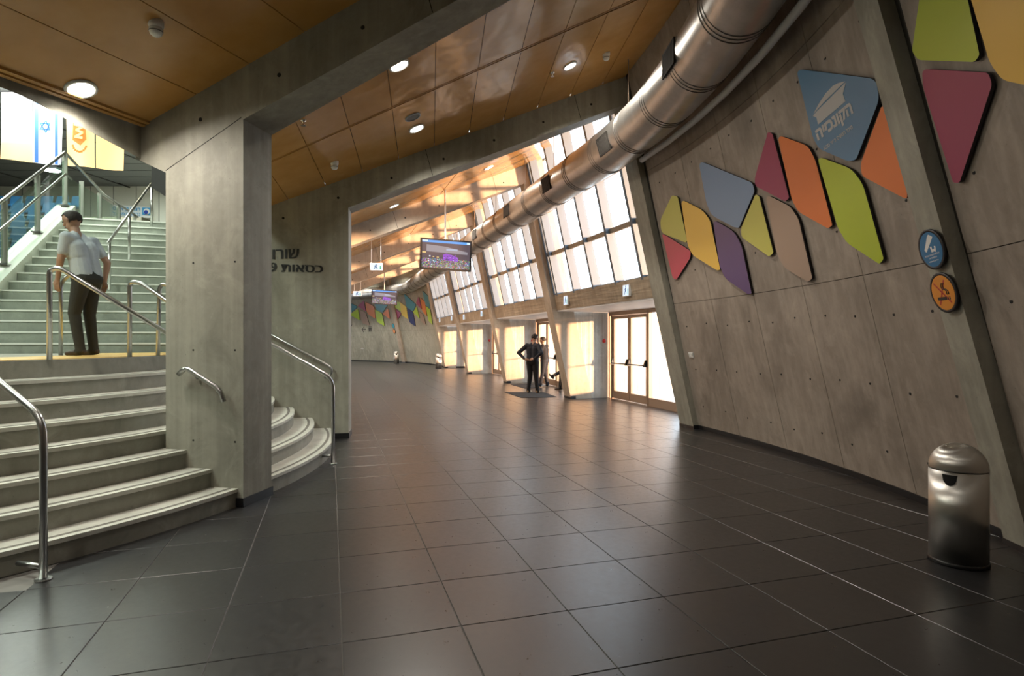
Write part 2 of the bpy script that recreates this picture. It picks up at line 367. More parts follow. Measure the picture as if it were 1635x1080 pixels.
# concrete frames
def lean_back(z, d): return -d+LN*z
FNAMES = {1: 'near concrete frame with square column beside the stairs', 2: 'second concrete frame whose wall carries black Hebrew lettering',
          3: 'sunlit concrete frame right behind the nearer television', 4: 'concrete frame behind the standing officers',
          5: 'concrete frame two bays beyond the officers', 6: 'concrete frame where the window bays end',
          7: 'far concrete frame behind the left far bin', 8: 'farthest concrete frame on the curved end', 9: 'concrete frame past the curved end',
          0: 'concrete frame just behind the camera', -1: 'concrete frame far behind the camera'}
for f in FR:
    dp = 0.62 if f.i >= 2 else 0.40; LN = lean(SN[f.i])
    zc = f.zb/(1+0.42*LN)                         # rib/beam inner corner
    ztop = (f.zt+0.42*dp)/(1+0.42*LN)
    pts = [(0, 0), (-dp, 0), (lean_back(ztop, dp), ztop)]
    q_, z_ = f.qi, f.zt-0.42*f.qi
    if f.i == 1:
        pts += [(q_, z_), (q_+0.02, 3.41), (f.qc+0.86, 3.25), (f.qc+0.86, 0), (f.qc, 0), (f.qc, f.zb-0.42*f.qc)]
    elif f.i == 2:
        pts += [(q_, z_), (q_, 8.3), (8.05, 8.3), (8.05, 0), (f.qc, 0), (f.qc, f.zb-0.42*f.qc)]
    else:
        pts += [(q_, z_), (q_, f.zb-0.42*q_)]
    pts += [(LN*zc, zc)]
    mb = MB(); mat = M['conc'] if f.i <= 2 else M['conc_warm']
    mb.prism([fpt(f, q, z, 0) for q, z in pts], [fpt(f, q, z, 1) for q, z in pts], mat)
    fo = mb.build('portal_frame', kind='structure', label=FNAMES[f.i], category='frame'); f.o = fo
    # tie holes and pour joints on the near face
    nrm = f.u.cross(V2(0, 0, 1)); 
    if nrm.dot(f.T0) > 0: nrm = -nrm
    if -1 < f.i <= 7:
        th = MB()
        q = 1.9
        while q < f.qi-0.2:
            zc_ = f.zt-0.42*q-0.29; c = fpt(f, q, zc_)+nrm*0.0005
            th.lathe([(0.021, -0.01), (0.021, 0.0015)], c, M['hole'], 8, nrm); q += 0.85
        if f.i == 1:
            for q in (6.62, 7.08):
                for z in (0.62, 1.5, 2.35): th.lathe([(0.010, -0.01), (0.010, 0.0015)], fpt(f, q, z)+nrm*0.0005, M['hole'], 8, nrm)
        if f.i >= 2:
            pass
        th.build('tie_hole', fo, kind='stuff')
        pj = MB()
        for q in (2.2, 4.75):
            a = fpt(f, q, f.zt-0.42*q-0.02); b_ = fpt(f, q-0.12, f.zb-0.42*(q-0.12)+0.01)
            dr = f.u*0.004
            pj.prism([a-dr+nrm*0.001, a+dr+nrm*0.001, b_+dr+nrm*0.001, b_-dr+nrm*0.001], [a-dr-nrm*.01, a+dr-nrm*.01, b_+dr-nrm*.01, b_-dr-nrm*.01], M['hole'])
        if f.i == 1:
            a = fpt(f, f.qc+0.02, f.zb-0.42*f.qc+0.02); b_ = fpt(f, f.qc+0.86, 3.27); dr = V2(0, 0, 0.004)
            pj.prism([a-dr+nrm*0.001, a+dr+nrm*0.001, b_+dr+nrm*0.001, b_-dr+nrm*0.001], [a-dr-nrm*.01, a+dr-nrm*.01, b_+dr-nrm*.01, b_-dr-nrm*.01], M['hole'])
        pj.build('pour_joint', fo)
    # black skirting round the foot of the rib
    bb = MB()
    e = 0.012
    a0, a1 = fpt(f, 0, 0, 0), fpt(f, 0, 0, 1); tt = (a1-a0).normalized()
    L = [a0-f.u*0.14-tt*e, a0+f.u*e-tt*e, a1+f.u*e+tt*e, a1-f.u*0.14+tt*e]
    bb.prism(L, [p+V2(0, 0, 0.075)-f.u*0 for p in L], M['black'])
    if f.i in (1, 2):
        L = [fpt(f, f.qc-e, 0, -0.03), fpt(f, f.qc+(0.35 if f.i == 2 else 0.25), 0, -0.03), fpt(f, f.qc+0.3, 0, 1.03), fpt(f, f.qc-e, 0, 1.03)]
        bb.prism(L, [p+V2(0, 0, 0.085) for p in L], M['black'])
    bb.build('skirting', fo)
f1, f2 = FD[1], FD[2]

# ceiling panels between frames
ceil = empty('ceiling', (0, 8, 5.5), 'sloping ochre panelled ceiling between the concrete beams', 'ceiling', kind='structure')
def cpt(fa, fb, q, v, dz=0.0):
    a = fpt(fa, q+fa.dq, fa.zt-0.42*(q+fa.dq), 1.0); b_ = fpt(fb, q+fb.dq, fb.zt-0.42*(q+fb.dq), 0.0); p = a.lerp(b_, v); p.z += dz; return p
ids = sorted(FD)
for ia, ib in zip(ids[:-1], ids[1:]):
    fa, fb = FD[ia], FD[ib]
    qo, qi = 0.55, (7.5 if ib <= 2 else 6.35)
    mb = MB()
    mb.prism([cpt(fa, fb, q, v, 0.03) for q, v in ((qo, 0), (qi, 0), (qi, 1), (qo, 1))], [cpt(fa, fb, q, v, 0.10) for q, v in ((qo, 0), (qi, 0), (qi, 1), (qo, 1))], M['back'])
    mb.build('ceiling_deck', ceil)
    if ib <= 2:
        nq = 12; qs = [qi-(qi-qo)*k/nq for k in range(nq+1)]
        for k in range(nq):
            for v0, v1 in ((0.0, 0.492), (0.508, 1.0)):
                g = 0.004; a, b_ = qs[k]-g, qs[k+1]+g
                L = [(a, v0), (a, v1), (b_, v1), (b_, v0)]
                mb = MB(); mb.prism([cpt(fa, fb, q, v, -0.022) for q, v in L], [cpt(fa, fb, q, v, 0.0) for q, v in L], M['wood'])
                mb.build('ceiling_panel', ceil)
        # double metal channel across the middle of the bay and along the inner edge
        for v in (0.4945, 0.5055):
            mb = MB(); L = [(qi, v-0.002), (qi, v+0.002), (qo, v+0.002), (qo, v-0.002)]
            mb.prism([cpt(fa, fb, q, w, -0.03) for q, w in L], [cpt(fa, fb, q, w, 0.0) for q, w in L], M['wood']); mb.build('ceiling_channel', ceil)
        for q in (qi, qi-0.05):
            mb = MB(); L = [(q, 0), (q, 1), (q+0.03, 1), (q+0.03, 0)]
            mb.prism([cpt(fa, fb, a, w, -0.045) for a, w in L], [cpt(fa, fb, a, w, 0.03) for a, w in L], M['wood']); mb.build('ceiling_channel', ceil)
    else:
        nv = 6
        for k in range(nv):
            for q0, q1 in ((qi, 3.6), (3.58, qo)):
                g = 0.0012; v0, v1 = k/nv+g, (k+1)/nv-g
                L = [(q0, v0), (q0, v1), (q1, v1), (q1, v0)]
                mb = MB(); mb.prism([cpt(fa, fb, q, v, -0.022) for q, v in L], [cpt(fa, fb, q, v, 0.0) for q, v in L], M['wood'])
                mb.build('ceiling_panel', ceil)

# solid outer wall bays
def arcloop(s0, s1, z0, z1, o0, o1, n=4):
    """closed solid following the leaning skin"""
    return [surf(s0+(s1-s0)*k/n, z0, o0) for k in range(n+1)], [surf(s0+(s1-s0)*k/n, z1, o0) for k in range(n+1)], \
           [surf(s0+(s1-s0)*k/n, z0, o1) for k in range(n+1)], [surf(s0+(s1-s0)*k/n, z1, o1) for k in range(n+1)]
def skin(mb, s0, s1, z0, z1, o0, o1, mat, n=4):
    a, b_, c, d = arcloop(s0, s1, z0, z1, o0, o1, n); m_ = n+1
    vs = a+b_+c+d; fs = []
    for k in range(n):
        fs += [[k, k+1, m_+k+1, m_+k], [2*m_+k, 3*m_+k, 3*m_+k+1, 2*m_+k+1], [k, 2*m_+k, 2*m_+k+1, k+1], [m_+k, m_+k+1, 3*m_+k+1, 3*m_+k]]
    fs += [[0, m_, 3*m_, 2*m_], [n, 2*m_+n, 3*m_+n, m_+n]]
    mb.add(vs, fs, mat)
WLAB = {0: 'concrete wall behind the camera', 1: 'leaning concrete wall right of the sign rib at the frame edge', 2: 'leaning right concrete wall carrying the coloured shapes',
        7: 'leaning far concrete wall with coloured shapes right of the far left bin', 8: 'far curved concrete wall with coloured shapes and toilet arrow', 9: 'far curved concrete wall past the opening'}
WALLS = {}
for ib in (0, 1, 2, 7, 8, 9):
    s0, s1 = SN[ib-1]+(0.295 if ib == 2 else RT), SN[ib]
    mb = MB(); skin(mb, s0-0.1, s1+0.1, -0.05, 6.9, 0.117, 0.35, M['back'], 10)
    wo = mb.build('wall_right', kind='structure', label=WLAB[ib], category='wall'); WALLS[ib] = wo
    ns = max(4, round((s1-s0)/1.25)); zs = (0.0, 2.24, 4.55, 6.85)
    for i in range(ns):
        for j in range(3):
            a, b_ = s0+(s1-s0)*i/ns, s0+(s1-s0)*(i+1)/ns; g = 0.0035
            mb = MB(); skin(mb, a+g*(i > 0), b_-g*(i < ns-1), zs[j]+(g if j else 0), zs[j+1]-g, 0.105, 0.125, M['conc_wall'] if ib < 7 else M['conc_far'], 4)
            if j == 0: skin(mb, a, b_, 0, 0.075, 0.09, 0.115, M['black'], 4)
            mb.build('concrete_panel', wo)
    th = MB()
    step = (s1-s0)/ns/2
    for z in (0.42, 1.12, 1.85, 2.75, 3.6, 4.3, 5.1):
        for i in range(ns*2):
            s = s0+step*(i+0.5)+random.uniform(-.04, .04); zz = z+random.uniform(-.03, .03)
            p = surf(s, zz, 0.105); n = path(s)[1]
            th.lathe([(0.017, -0.008), (0.017, 0.0015)], p, M['hole'], 8, -n)
    th.build('tie_hole', wo, kind='stuff')

# unseen inner wall of the far bays added to block light, closing wall behind the camera
mb = MB()
pts = [inward(s, 6.35) for s in [0.45, 5, 10, 15, 20, 26]+[26+k*2 for k in range(1, 16)]]
for a, b_ in zip(pts[:-1], pts[1:]):
    d = (b_-a).normalized(); n = V2(-d.y, d.x)*0.2
    mb.prism([a, b_, b_+n, a+n], [p+V2(0, 0, 8.3) for p in (a, b_, b_+n, a+n)], M['conc_warm'])
mb.build('wall_left', kind='structure', label='unseen inner concrete wall added to block light along the far concourse', category='wall')
e0 = path(-21)[0]+path(-21)[1]*1.0; e1 = inward(-21, 9.0)
mb = MB(); t = path(-21)[2]*0.2; mb.prism([e0, e1, e1-t, e0-t], [p+V2(0, 0, 8.3) for p in (e0, e1, e1-t, e0-t)], M['conc_wall'])
mb.build('wall_back', kind='structure', label='concrete wall closing the concourse behind the camera', category='wall')
e0 = path(57)[0]+path(57)[1]; e1 = inward(57, 7); t = path(57)[2]*0.2
mb = MB(); mb.prism([e0, e1, e1+t, e0+t], [p+V2(0, 0, 8.3) for p in (e0, e1, e1+t, e0+t)], M['conc_wall'])
mb.build('wall_end', kind='structure', label='concrete wall closing the concourse past the far curve', category='wall')

# window and door bays
def bay(ib):
    s0, s1 = SN[ib-1]+RT, SN[ib]; fo = {3: 'nearest glazed bay', 4: 'second glazed bay', 5: 'third glazed bay', 6: 'farthest glazed bay'}[ib]
    # lintel beam
    mb = MB(); skin(mb, s0-0.02, s1+0.02, 2.40, 2.80, 0.13, 0.55, M['conc_lintel'], 1)
    mb.build('lintel_beam', kind='structure', label='board marked concrete lintel over the doors of the '+fo, category='beam')
    L = []
    for s in (s0-.02, s1+.02):
        p, n, t = path(s); L += [(p, n)]
    (pa, n, ), (pb, _) = L
    lo = [pa+n*(-0.40), pb+n*(-0.40), pb+n*1.35, pa+n*1.35]
    mb = MB(); mb.prism([p+V2(0, 0, 2.36) for p in lo], [p+V2(0, 0, 2.41) for p in lo], M['soffit'])
    mb.prism([p+V2(0, 0, 2.41) for p in (pa+n*0.6, pb+n*0.6, pb+n*1.35, pa+n*1.35)], [p+V2(0, 0, 2.80) for p in (pa+n*0.6, pb+n*0.6, pb+n*1.35, pa+n*1.35)], M['conc_lintel'])
    mb.build('trim_1', kind='structure', label='pale soffit above the doors of the '+fo, category='soffit')
    # side walls of the recess
    for (s, dn, ln) in ((s1+0.10, 1, 3.2), (s0-0.10, -1, 1.5)):
        p, n, t = path(s); a = p+n*0.06; b_ = p+n*ln; tt = t*0.28*dn
        mb = MB()
        zt = 2.36
        mb.prism([a, b_, b_+tt, a+tt], [V2(a.x, a.y, zt)-n*LEAN*zt*0, V2(b_.x, b_.y, zt), V2(b_.x+tt.x, b_.y+tt.y, zt), V2(a.x+tt.x, a.y+tt.y, zt)], M['conc_board'])
        mb.box(p+n*0.9+V2(0, 0, .04)-t*dn*0.004, (0.7, 0.02, 0.08), M['black'], (n, t, V2(0, 0, 1)))
        mb.build('wall_recess', kind='structure', label=('far' if dn > 0 else 'near')+' board marked side wall of the '+fo, category='wall')
    # windows
    wo = empty('window_%d' % (ib-2), surf((s0+s1)/2, 2.8, 0.3), 'tall leaning grid window of the '+fo, 'window', kind='structure')
    zs = (2.80, 3.88, 4.96, 5.66, 6.45); mul = [s0]+[x for x in [s1-0.24-1.12*k for k in range(8)][::-1] if x > s0+0.12]+[s1]; npn = len(mul)-1
    zmax = zs[-1]
    for k, s in enumerate(mul):
        p, n, t = path(s); a = surf(s, 2.78, 0.28); b_ = surf(s, zmax, 0.28); up = (b_-a).normalized(); side = t; nn = up.cross(side).normalized()
        mb = MB(); w = 0.09 if 0 < k < npn else 0.11; dd = 0.20
        c = (a+b_)/2-n*0.05; mb.box(c, (w, dd, (b_-a).length), M['mullion'], (side, nn, up)); mb.build('mullion', wo)
    for z in zs:
        a = surf(s0, z, 0.28); b_ = surf(s1, z, 0.28); ax = (b_-a).normalized(); n = path(s0)[1]; up = (V2(0, 0, 1)-n*LEAN).normalized()
        mb = MB(); mb.box((a+b_)/2, ((b_-a).length, 0.13, 0.10), M['conc_lintel'] if z > 2.9 else M['alu'], (ax, ax.cross(up), up)); mb.build('transom', wo)
    for k in range(npn):
        for z0, z1 in zip(zs[:-1], zs[1:]):
            a, b_ = mul[k]+0.02, mul[k+1]-0.02
            L = [surf(a, z0, 0.28), surf(b_, z0, 0.28), surf(b_, z1, 0.28), surf(a, z1, 0.28)]
            mb = MB(); mb.add(L, [[0, 1, 2, 3]], M['glass']); mb.build('pane', wo)
    # doors
    p1, n, t = path(s1); base = p1+n*1.17
    D = lambda d, o=0.0, z=0.0: base-t*d+n*o+V2(0, 0, z)
    Lb = s1-s0
    fr = [(0.0, 0.07), (0.15, 0.21), (2.09, 2.17), (3.88, 3.96), (Lb-0.05, Lb+0.05)]
    do = empty('door_%d' % (ib-2), D(1.1), 'bronze framed glass double doors of the '+fo, 'door', kind='structure')
    mb = MB()
    for a, b_ in fr: mb.prism([D(a, -.05), D(b_, -.05), D(b_, .05), D(a, .05)], [D(a, -.05, 2.36), D(b_, -.05, 2.36), D(b_, .05, 2.36), D(a, .05, 2.36)], M['alu_brown'])
    mb.prism([D(0, -.05, 2.26), D(Lb, -.05, 2.26), D(Lb, .05, 2.26), D(0, .05, 2.26)], [D(0, -.05, 2.37), D(Lb, -.05, 2.37), D(Lb, .05, 2.37), D(0, .05, 2.37)], M['alu_brown'])
    mb.prism([D(2.1, -.05, 0), D(Lb, -.05, 0), D(Lb, .05, 0), D(2.1, .05, 0)], [D(2.1, -.05, .20), D(Lb, -.05, .20), D(Lb, .05, .20), D(2.1, .05, .20)], M['alu_brown'])
    mb.build('door_frame', do)
    for a, b_ in ((2.17, 3.88), (3.96, Lb-0.05)):
        mb = MB(); mb.add([D(a, 0, .2), D(b_, 0, .2), D(b_, 0, 2.26), D(a, 0, 2.26)], [[0, 1, 2, 3]], M['glass']); mb.build('pane', do)
    for li, (a, b_) in enumerate(((0.22, 1.14), (1.16, 2.08))):
        mb = MB(); w = 0.085; z0, z1 = 0.02, 2.25
        for x0, x1, y0, y1 in ((a, a+w, z0, z1), (b_-w, b_, z0, z1), (a+w, b_-w, z0, z0+0.2), (a+w, b_-w, z1-w, z1)):
            mb.prism([D(x0, -.03, y0), D(x1, -.03, y0), D(x1, .03, y0), D(x0, .03, y0)], [D(x0, -.03, y1), D(x1, -.03, y1), D(x1, .03, y1), D(x0, .03, y1)], M['alu_brown'])
        lf = mb.build('door_leaf', do)
        mb = MB(); mb.add([D(a+w, 0, .2), D(b_-w, 0, .2), D(b_-w, 0, z1-w), D(a+w, 0, z1-w)], [[0, 1, 2, 3]], M['glass']); mb.build('pane', lf)
        mb = MB(); mb.tube([D(a+0.06, -.10, 0.97), D(b_-0.06, -.10, 0.97)], 0.016, M['dark'], 8)
        for x in (a+0.05, b_-0.06):
            L = [D(x-.03, -.03, .93), D(x+.03, -.03, .93), D(x+.03, -.12, .93), D(x-.03, -.12, .93)]
            mb.prism(L, [D(x-.025, -.03, 1.10), D(x+.025, -.03, 1.10), D(x+.02, -.07, 1.10), D(x-.02, -.07, 1.10)], M['dark'])
        mb.build('push_bar', lf)
    # fire alarm on the board marked wall
    al = MB(); p, n, t = path(s1+0.10); c = p+n*1.02+V2(0, 0, 1.57)
    al.lathe([(0.05, 0), (0.055, 0.03), (0.04, 0.07), (0.0, 0.075)], c, M['red'], 14, -t, cap=False)
    al.box(c+V2(0, 0, 0)-t*0.005-n*0.06, (0.05, 0.02, 0.10), M['white'], (n, t, V2(0, 0, 1)))
    al.build('fire_alarm', label='red and white alarm on the board marked wall of the '+fo, category='alarm', group='fire alarms by the doors')
for ib in (3, 4, 5, 6): bay(ib)

# ================================================================ ARENA SIDE
SCN = V2(-8.1, 7.2)                            # centre of the curved stair
def pol(r, a, z=0.0): return Vector((SCN.x+r*math.cos(a), SCN.y+r*math.sin(a), z))
# ring beam along the inner edge of the near ceiling
mb = MB()
A = fpt(f1, 7.55+f1.dq, 0, 0.2); Bp = fpt(FD[0], 7.55, 0, 1.0)
d = (Bp-A).normalized(); n = V2(d.y, -d.x)
if n.x > 0: n = -n
zt0 = f1.zt-0.42*(7.5+f1.dq)
mb = MB(); Mp = A+d*1.18
sec = lambda p, zb_, zt_: [V2(p.x, p.y, zb_), V2(p.x, p.y, zt_), V2(p.x, p.y, zt_)+n*0.16, V2(p.x, p.y, zb_+0.08)+n*0.16]
mb.prism(sec(A-d*0.1, 3.37, zt0+0.06), sec(Mp, 3.60, zt0+0.04), M['conc']); mb.prism(sec(Mp, 3.60, zt0+0.04), sec(Bp, 3.66, FD[0].zt-0.42*7.5+0.06), M['conc'])
mb.build('ring_beam', kind='structure', label='concrete edge beam below the near ceiling above the stairs', category='beam')
# arena shell, with a fascia added to keep sky light out
mb = MB()
fp = [inward(s, 7.75) for s in (-21, -17, -14.0)]+[A+n*0.2, fpt(f1, f1.qi, 0, 0), fpt(f2, 7.6, 0, 0.0)]
for a, b_ in zip(fp[:-1], fp[1:]):
    dd = (b_-a).normalized(); nn = V2(-dd.y, dd.x)*0.1
    mb.prism([V2(p.x, p.y, 3.86) for p in (a, b_, b_+nn, a+nn)], [V2(p.x, p.y, 8.3) for p in (a, b_, b_+nn, a+nn)], M['grey'])
mb.build('trim_2', kind='structure', label='grey fascia added above the edge beam to keep sky light out of the arena', category='fascia')
mb = MB()
mb.box((-21.7, 26.1, 4.2), (26.4, 0.2, 8.6), M['offwhite'])
for x in range(-33, -9):
    mb.box((x+0.5, 25.99, 7.0), (0.02, 0.02, 3.0), M['grey'])
mb.box((-21.7, 25.97, 5.6), (26, 0.06, 0.9), M['grey'])
aw = mb.build('wall_arena_back', kind='structure', label='off white panelled back wall of the arena', category='wall')
mb = MB(); mb.box((-33, 7, 4.2), (0.2, 38, 8.6), M['grey']); mb.build('wall_arena_left', kind='structure', label='grey side wall of the arena', category='wall')
mb = MB(); mb.box((-18, -12, 4.2), (34, 0.2, 8.6), M['grey']); mb.build('wall_arena_front', kind='structure', label='grey arena wall behind the camera', category='wall')
mb = MB(); mb.box((-18, 7.05, 8.4), (33, 38.3, 0.1), M['grey']); ac = mb.build('ceiling_arena', kind='structure', label='dark grey slatted acoustic ceiling of the arena', category='ceiling')
for k in range(16):
    mb = MB(); mb.box((-14.6, 11.0+k*0.92, 8.325), (22, 0.86, 0.04), M['grey']); mb.build('acoustic_panel', ac)
for k in range(5):
    mb = MB(); a_ = V2(-22+k*3.4, 11, 8.30); b_ = V2(-20.2+k*3.4, 26, 8.30); mb.tube([a_, b_], 0.03, M['greydark'], 6); mb.build('ceiling_rail', ac)
for (p, e) in ARENA_LIGHTS:
    mb = MB(); mb.lathe([(0.30, 0), (0.34, 0.14), (0.10, 0.2)], V2(p[0]+1.6, p[1], 8.12), M['alu'], 16)
# ---- curved lower stair
RIS, TRD, NST = 0.175, 0.30, 8
def wall_angle(r):                             # where a ring meets the lettered wall
    lo_, hi_ = 0.0, math.radians(60)
    nrm = V2(-f2.u.y, f2.u.x); nrm = nrm if nrm.y < 0 else -nrm
    g0 = fpt(f2, f2.qc, 0, 0)
    for _ in range(40):
        m_ = (lo_+hi_)/2; p = pol(r, m_)
        if (p-g0).dot(nrm) > 0: lo_ = m_
        else: hi_ = m_
    return lo_-0.002
st = empty('curved_stair', pol(5.8, 0), 'broad curved concrete stair fanning down to the dark floor', 'stairs')
AS = math.radians(-84)
def ringsolid(mb, r0, r1, z0, z1, a0, a1, mat, n=48):
    b0 = min(a1, wall_angle(r0)); b1 = min(a1, wall_angle(r1)); vs = []; fs = []
    for k in range(n+1):
        t = k/n; p0 = a0+(b0-a0)*t; p1 = a0+(b1-a0)*t
        vs += [pol(r0, p0, z0), pol(r1, p1, z0), pol(r1, p1, z1), pol(r0, p0, z1)]
    for k in range(n):
        o = 4*k
        for j in range(4): fs.append([o+j, o+(j+1) % 4, o+4+(j+1) % 4, o+4+j])
    fs += [[0, 1, 2, 3], [4*n+3, 4*n+2, 4*n+1, 4*n]]
    mb.add(vs, fs, mat)
for k in range(NST-1):
    r = 5.67-TRD*k*0.94; z = RIS*(k+1)
    mb = MB(); ringsolid(mb, r-TRD-0.06, r, 0.0, z-0.034, AS, 9, M['step']); so = mb.build('step', st)
    mb = MB(); ringsolid(mb, r-TRD-0.02, r-0.045, z-0.034, z, AS, 9, M['tread']); mb.build('tread', so)
    mb = MB(); ringsolid(mb, r-0.045, r+0.014, z-0.034, z-0.001, AS, 9, M['tread']); mb.build('nosing', so)
    mb = MB(); ringsolid(mb, r-0.085, r-0.05, z-0.01, z+0.0015, AS, 9, M['nosing_dark']); mb.build('grip_strip', so)
LZ = 1.40
Q1 = V2(-5.84, 9.1); FT = V2(0.954, 0.30); FU = V2(-0.30, 0.954)
def flt(s, m_, z=0.0): p = Q1+FT*s+FU*(0.28*m_); return Vector((p.x, p.y, z))
mb = MB()
a1 = wall_angle(3.7)
loop = [pol(3.7, AS+(a1-AS)*k/40) for k in range(41)]+[flt(1.25, 0), flt(1.25, .3), flt(-2.9, .3), V2(-15, 6.6), V2(-15, 3.3), V2(-8, 3.4)]
mb.prism([p+V2(0, 0, 0.0) for p in loop], [V2(p.x, p.y, LZ) for p in loop], M['step'])
land = mb.build('landing', st)
tac = paint('tactile_ochre', (0.80, 0.50, 0.14))
for row in range(3):
    r1 = 3.62-row*0.36
    na = int(r1*(a1-AS)/0.36); 
    for k in range(na):
        x0 = AS+(a1-AS)*k/na+0.004/r1; x1 = AS+(a1-AS)*(k+1)/na-0.004/r1
        if row and pol(r1, x1).y < 4.0: continue
        mb = MB(); L = [pol(r1-0.35, x0), pol(r1, x0), pol(r1, x1), pol(r1-0.35, x1)]
        mb.prism([p+V2(0, 0, LZ-0.005) for p in L], [p+V2(0, 0, LZ+0.008) for p in L], tac); mb.build('tactile_tile', land)
# ---- straight upper flight
uf = empty('upper_stair', flt(0, 0, LZ), 'straight upper concrete flight with pale nosings rising into the arena', 'stairs')
NU = 16
for k in range(NU):
    z = LZ-0.02+RIS*(k+1)
    mb = MB(); L = [flt(-2.28, k), flt(1.2, k), flt(1.2, k+1.15), flt(-2.28, k+1.15)]
    mb.prism([p+V2(0, 0, z-RIS-(0.3 if k else 0)) for p in L], [p+V2(0, 0, z-0.025) for p in L], M['riser_up']); so = mb.build('step', uf)
    mb = MB(); L = [flt(-2.28, k-0.06), flt(1.2, k-0.06), flt(1.2, k+0.2), flt(-2.28, k+0.2)]
    mb.prism([p+V2(0, 0, z-0.025) for p in L], [p+V2(0, 0, z) for p in L], M['nosing']); mb.build('nosing', so)
    mb = MB(); L = [flt(-2.28, k+0.2), flt(1.2, k+0.2), flt(1.2, k+1.1), flt(-2.28, k+1.1)]
    mb.prism([p+V2(0, 0, z-0.025) for p in L], [p+V2(0, 0, z-0.002) for p in L], M['riser_up']); mb.build('tread', so)
ZU = LZ-0.02+RIS*NU
def strg(m_): return LZ+RIS*(m_+1)+0.10
mb = MB(); L0 = [flt(-2.28, -0.5), flt(-2.28, NU), flt(-2.62, NU), flt(-2.62, -0.5)]
mb.prism([p+V2(0, 0, 0.9) for p in L0], [p+V2(0, 0, strg(mm)) for p, mm in zip(L0, (-0.5, NU, NU, -0.5))], M['nosing'])
mb.build('stringer', uf)
mb = MB(); L = [flt(-2.62, NU), flt(1.45, NU), flt(1.45, NU+44), flt(-2.62, NU+44)]
mb.prism([p+V2(0, 0, 0) for p in L], [p+V2(0, 0, ZU-0.03) for p in L], M['riser_up'])
mb.build('floor_upper', kind='structure', label='upper arena floor level at the head of the flight', category='floor')
mb = MB(); L = [flt(1.2, -0.2), flt(1.2, 26), flt(1.45, 26), flt(1.45, -0.2)]
mb.prism([p for p in L], [p+V2(0, 0, 5.0) for p in L], M['conc_dark'])
mb.build('wall_stairwell', kind='structure', label='concrete wall along the right of the upper flight', category='wall')
# ---- handrails
def rail(name, segs, label, group=None, r=0.024, brackets=None):
    t = empty(name, segs[0][-1], label, 'handrail', group)
    for i, (nm, pts) in enumerate([(('rail' if j == 0 else 'post'), s_) for j, s_ in enumerate(segs)]):
        mb = MB(); mb.tube(fillet(pts, 0.14) if len(pts) > 2 else pts, r, M['steel'], 12)
        mb.build(nm, t)
    for (a, b_) in (brackets or []):
        mb = MB(); mb.tube(fillet([a, (Vector(a)+Vector(b_))/2+V2(0, 0, -0.05), b_], 0.03), 0.010, M['steel'], 6); mb.build('bracket', t)
    return t
b0 = ray(69, 925, 3.94); b0.z = 0.0
pt = V2(b0.x, b0.y, 1.08); pin = (SCN-b0).normalized(); pin.z = 0; e = pt+V2(-0.93, 0.36, 0)*1.9+V2(0, 0, 0.93)
t_ = rail('handrail', [[b0, pt, e]], 'nearest steel handrail rising left from the floor post at the stair foot')
mb = MB(); mb.tube([b0+V2(0, 0, .09), b0+V2(-0.22, .06, .09)], 0.018, M['steel'], 8); mb.lathe([(0.05, 0), (0.05, 0.012)], b0, M['steel'], 16); mb.build('foot_bracket', t_)
pa = ray(79, 574, 5.91); pa.z = LZ
qa = hit_plane(272, 545, (-3.5, 6.02, 0), Vector((0.12, -1, 0))); qa = V2(-3.43, 6.12, 1.585)
rail('handrail', [[pa, pa+V2(0, 0, 0.90), pa+V2(0.10, 0.0, 0.92), qa]], 'steel handrail sloping from the landing edge post to the left of the column')
pb = pol(3.66, math.atan2(6.89-7.2, -4.41+8.1)); pb.z = LZ
rail('handrail', [[pb, pb+V2(0, 0, 0.88), pb+V2(0.16, -0.04, 0.86), V2(-3.3, 6.32, 1.75)]], 'short steel handrail with post just left of the column on the landing')
pe = V2(-2.31, 7.64, 0); ed = (SCN-pe).normalized(); run = 2.15
top = pe+V2(0, 0, 1.10); inn = top+V2(ed.x*run, ed.y*run, 0.58*run)
t_ = rail('handrail', [[pe, top, inn, V2(inn.x-0.02, inn.y, LZ)]], 'steel handrail with floor post on the stair foot right of the column')
mb = MB(); mb.tube([pe+V2(0, 0, .10), pe+V2(-0.16, .0, .10)], 0.016, M['steel'], 8); mb.lathe([(0.05, 0), (0.05, 0.012)], pe, M['steel'], 16); mb.build('foot_bracket', t_)
# wall rail on the lettered wall
nw = V2(-f2.u.y, f2.u.x); nw = nw if nw.y < 0 else -nw
def on2(px, py, off=0.0): p = hit_plane(px, py, fpt(f2, 6, 0)+nw*off, nw); return p
w0, w1 = on2(443, 540, .07), on2(521, 582, .07); dirw = (w0-w1)
far = w1+dirw*2.0
w2 = w1+V2(0.06, 0.01, -0.09); w3 = w2+V2(-0.05, 0, -0.09)
rail('handrail', [[far, w1, w1+V2(.08, .01, -.06), w1+V2(.08, 0.01, -.16), w1+V2(-.03, 0.0, -.22)]], 'thin wall mounted handrail on the wall below the Hebrew lettering', r=0.02,
     brackets=[(w1+dirw*0.3, w1+dirw*0.3-nw*0.07+V2(0, 0, -.04)), (w1+dirw*1.2, w1+dirw*1.2-nw*0.07+V2(0, 0, -.04))])
n1 = V2(-f1.u.y, f1.u.x); n1 = n1 if n1.y < 0 else -n1
def on1(px, py, off=0.0): return hit_plane(px, py, fpt(f1, 6.6, 0)+n1*off, n1)
a, b_, c, d_ = on1(285, 598, .06), on1(297, 587, .07), on1(351, 622, .07), on1(357, 642, .06)
rail('handrail', [[a, b_, c, d_]], 'short curved steel handrail fixed on the face of the square column',
     brackets=[(b_.lerp(c, .25), b_.lerp(c, .25)-n1*0.07+V2(0, 0, -.03)), (b_.lerp(c, .85), b_.lerp(c, .85)-n1*0.07+V2(0, 0, -.03))])
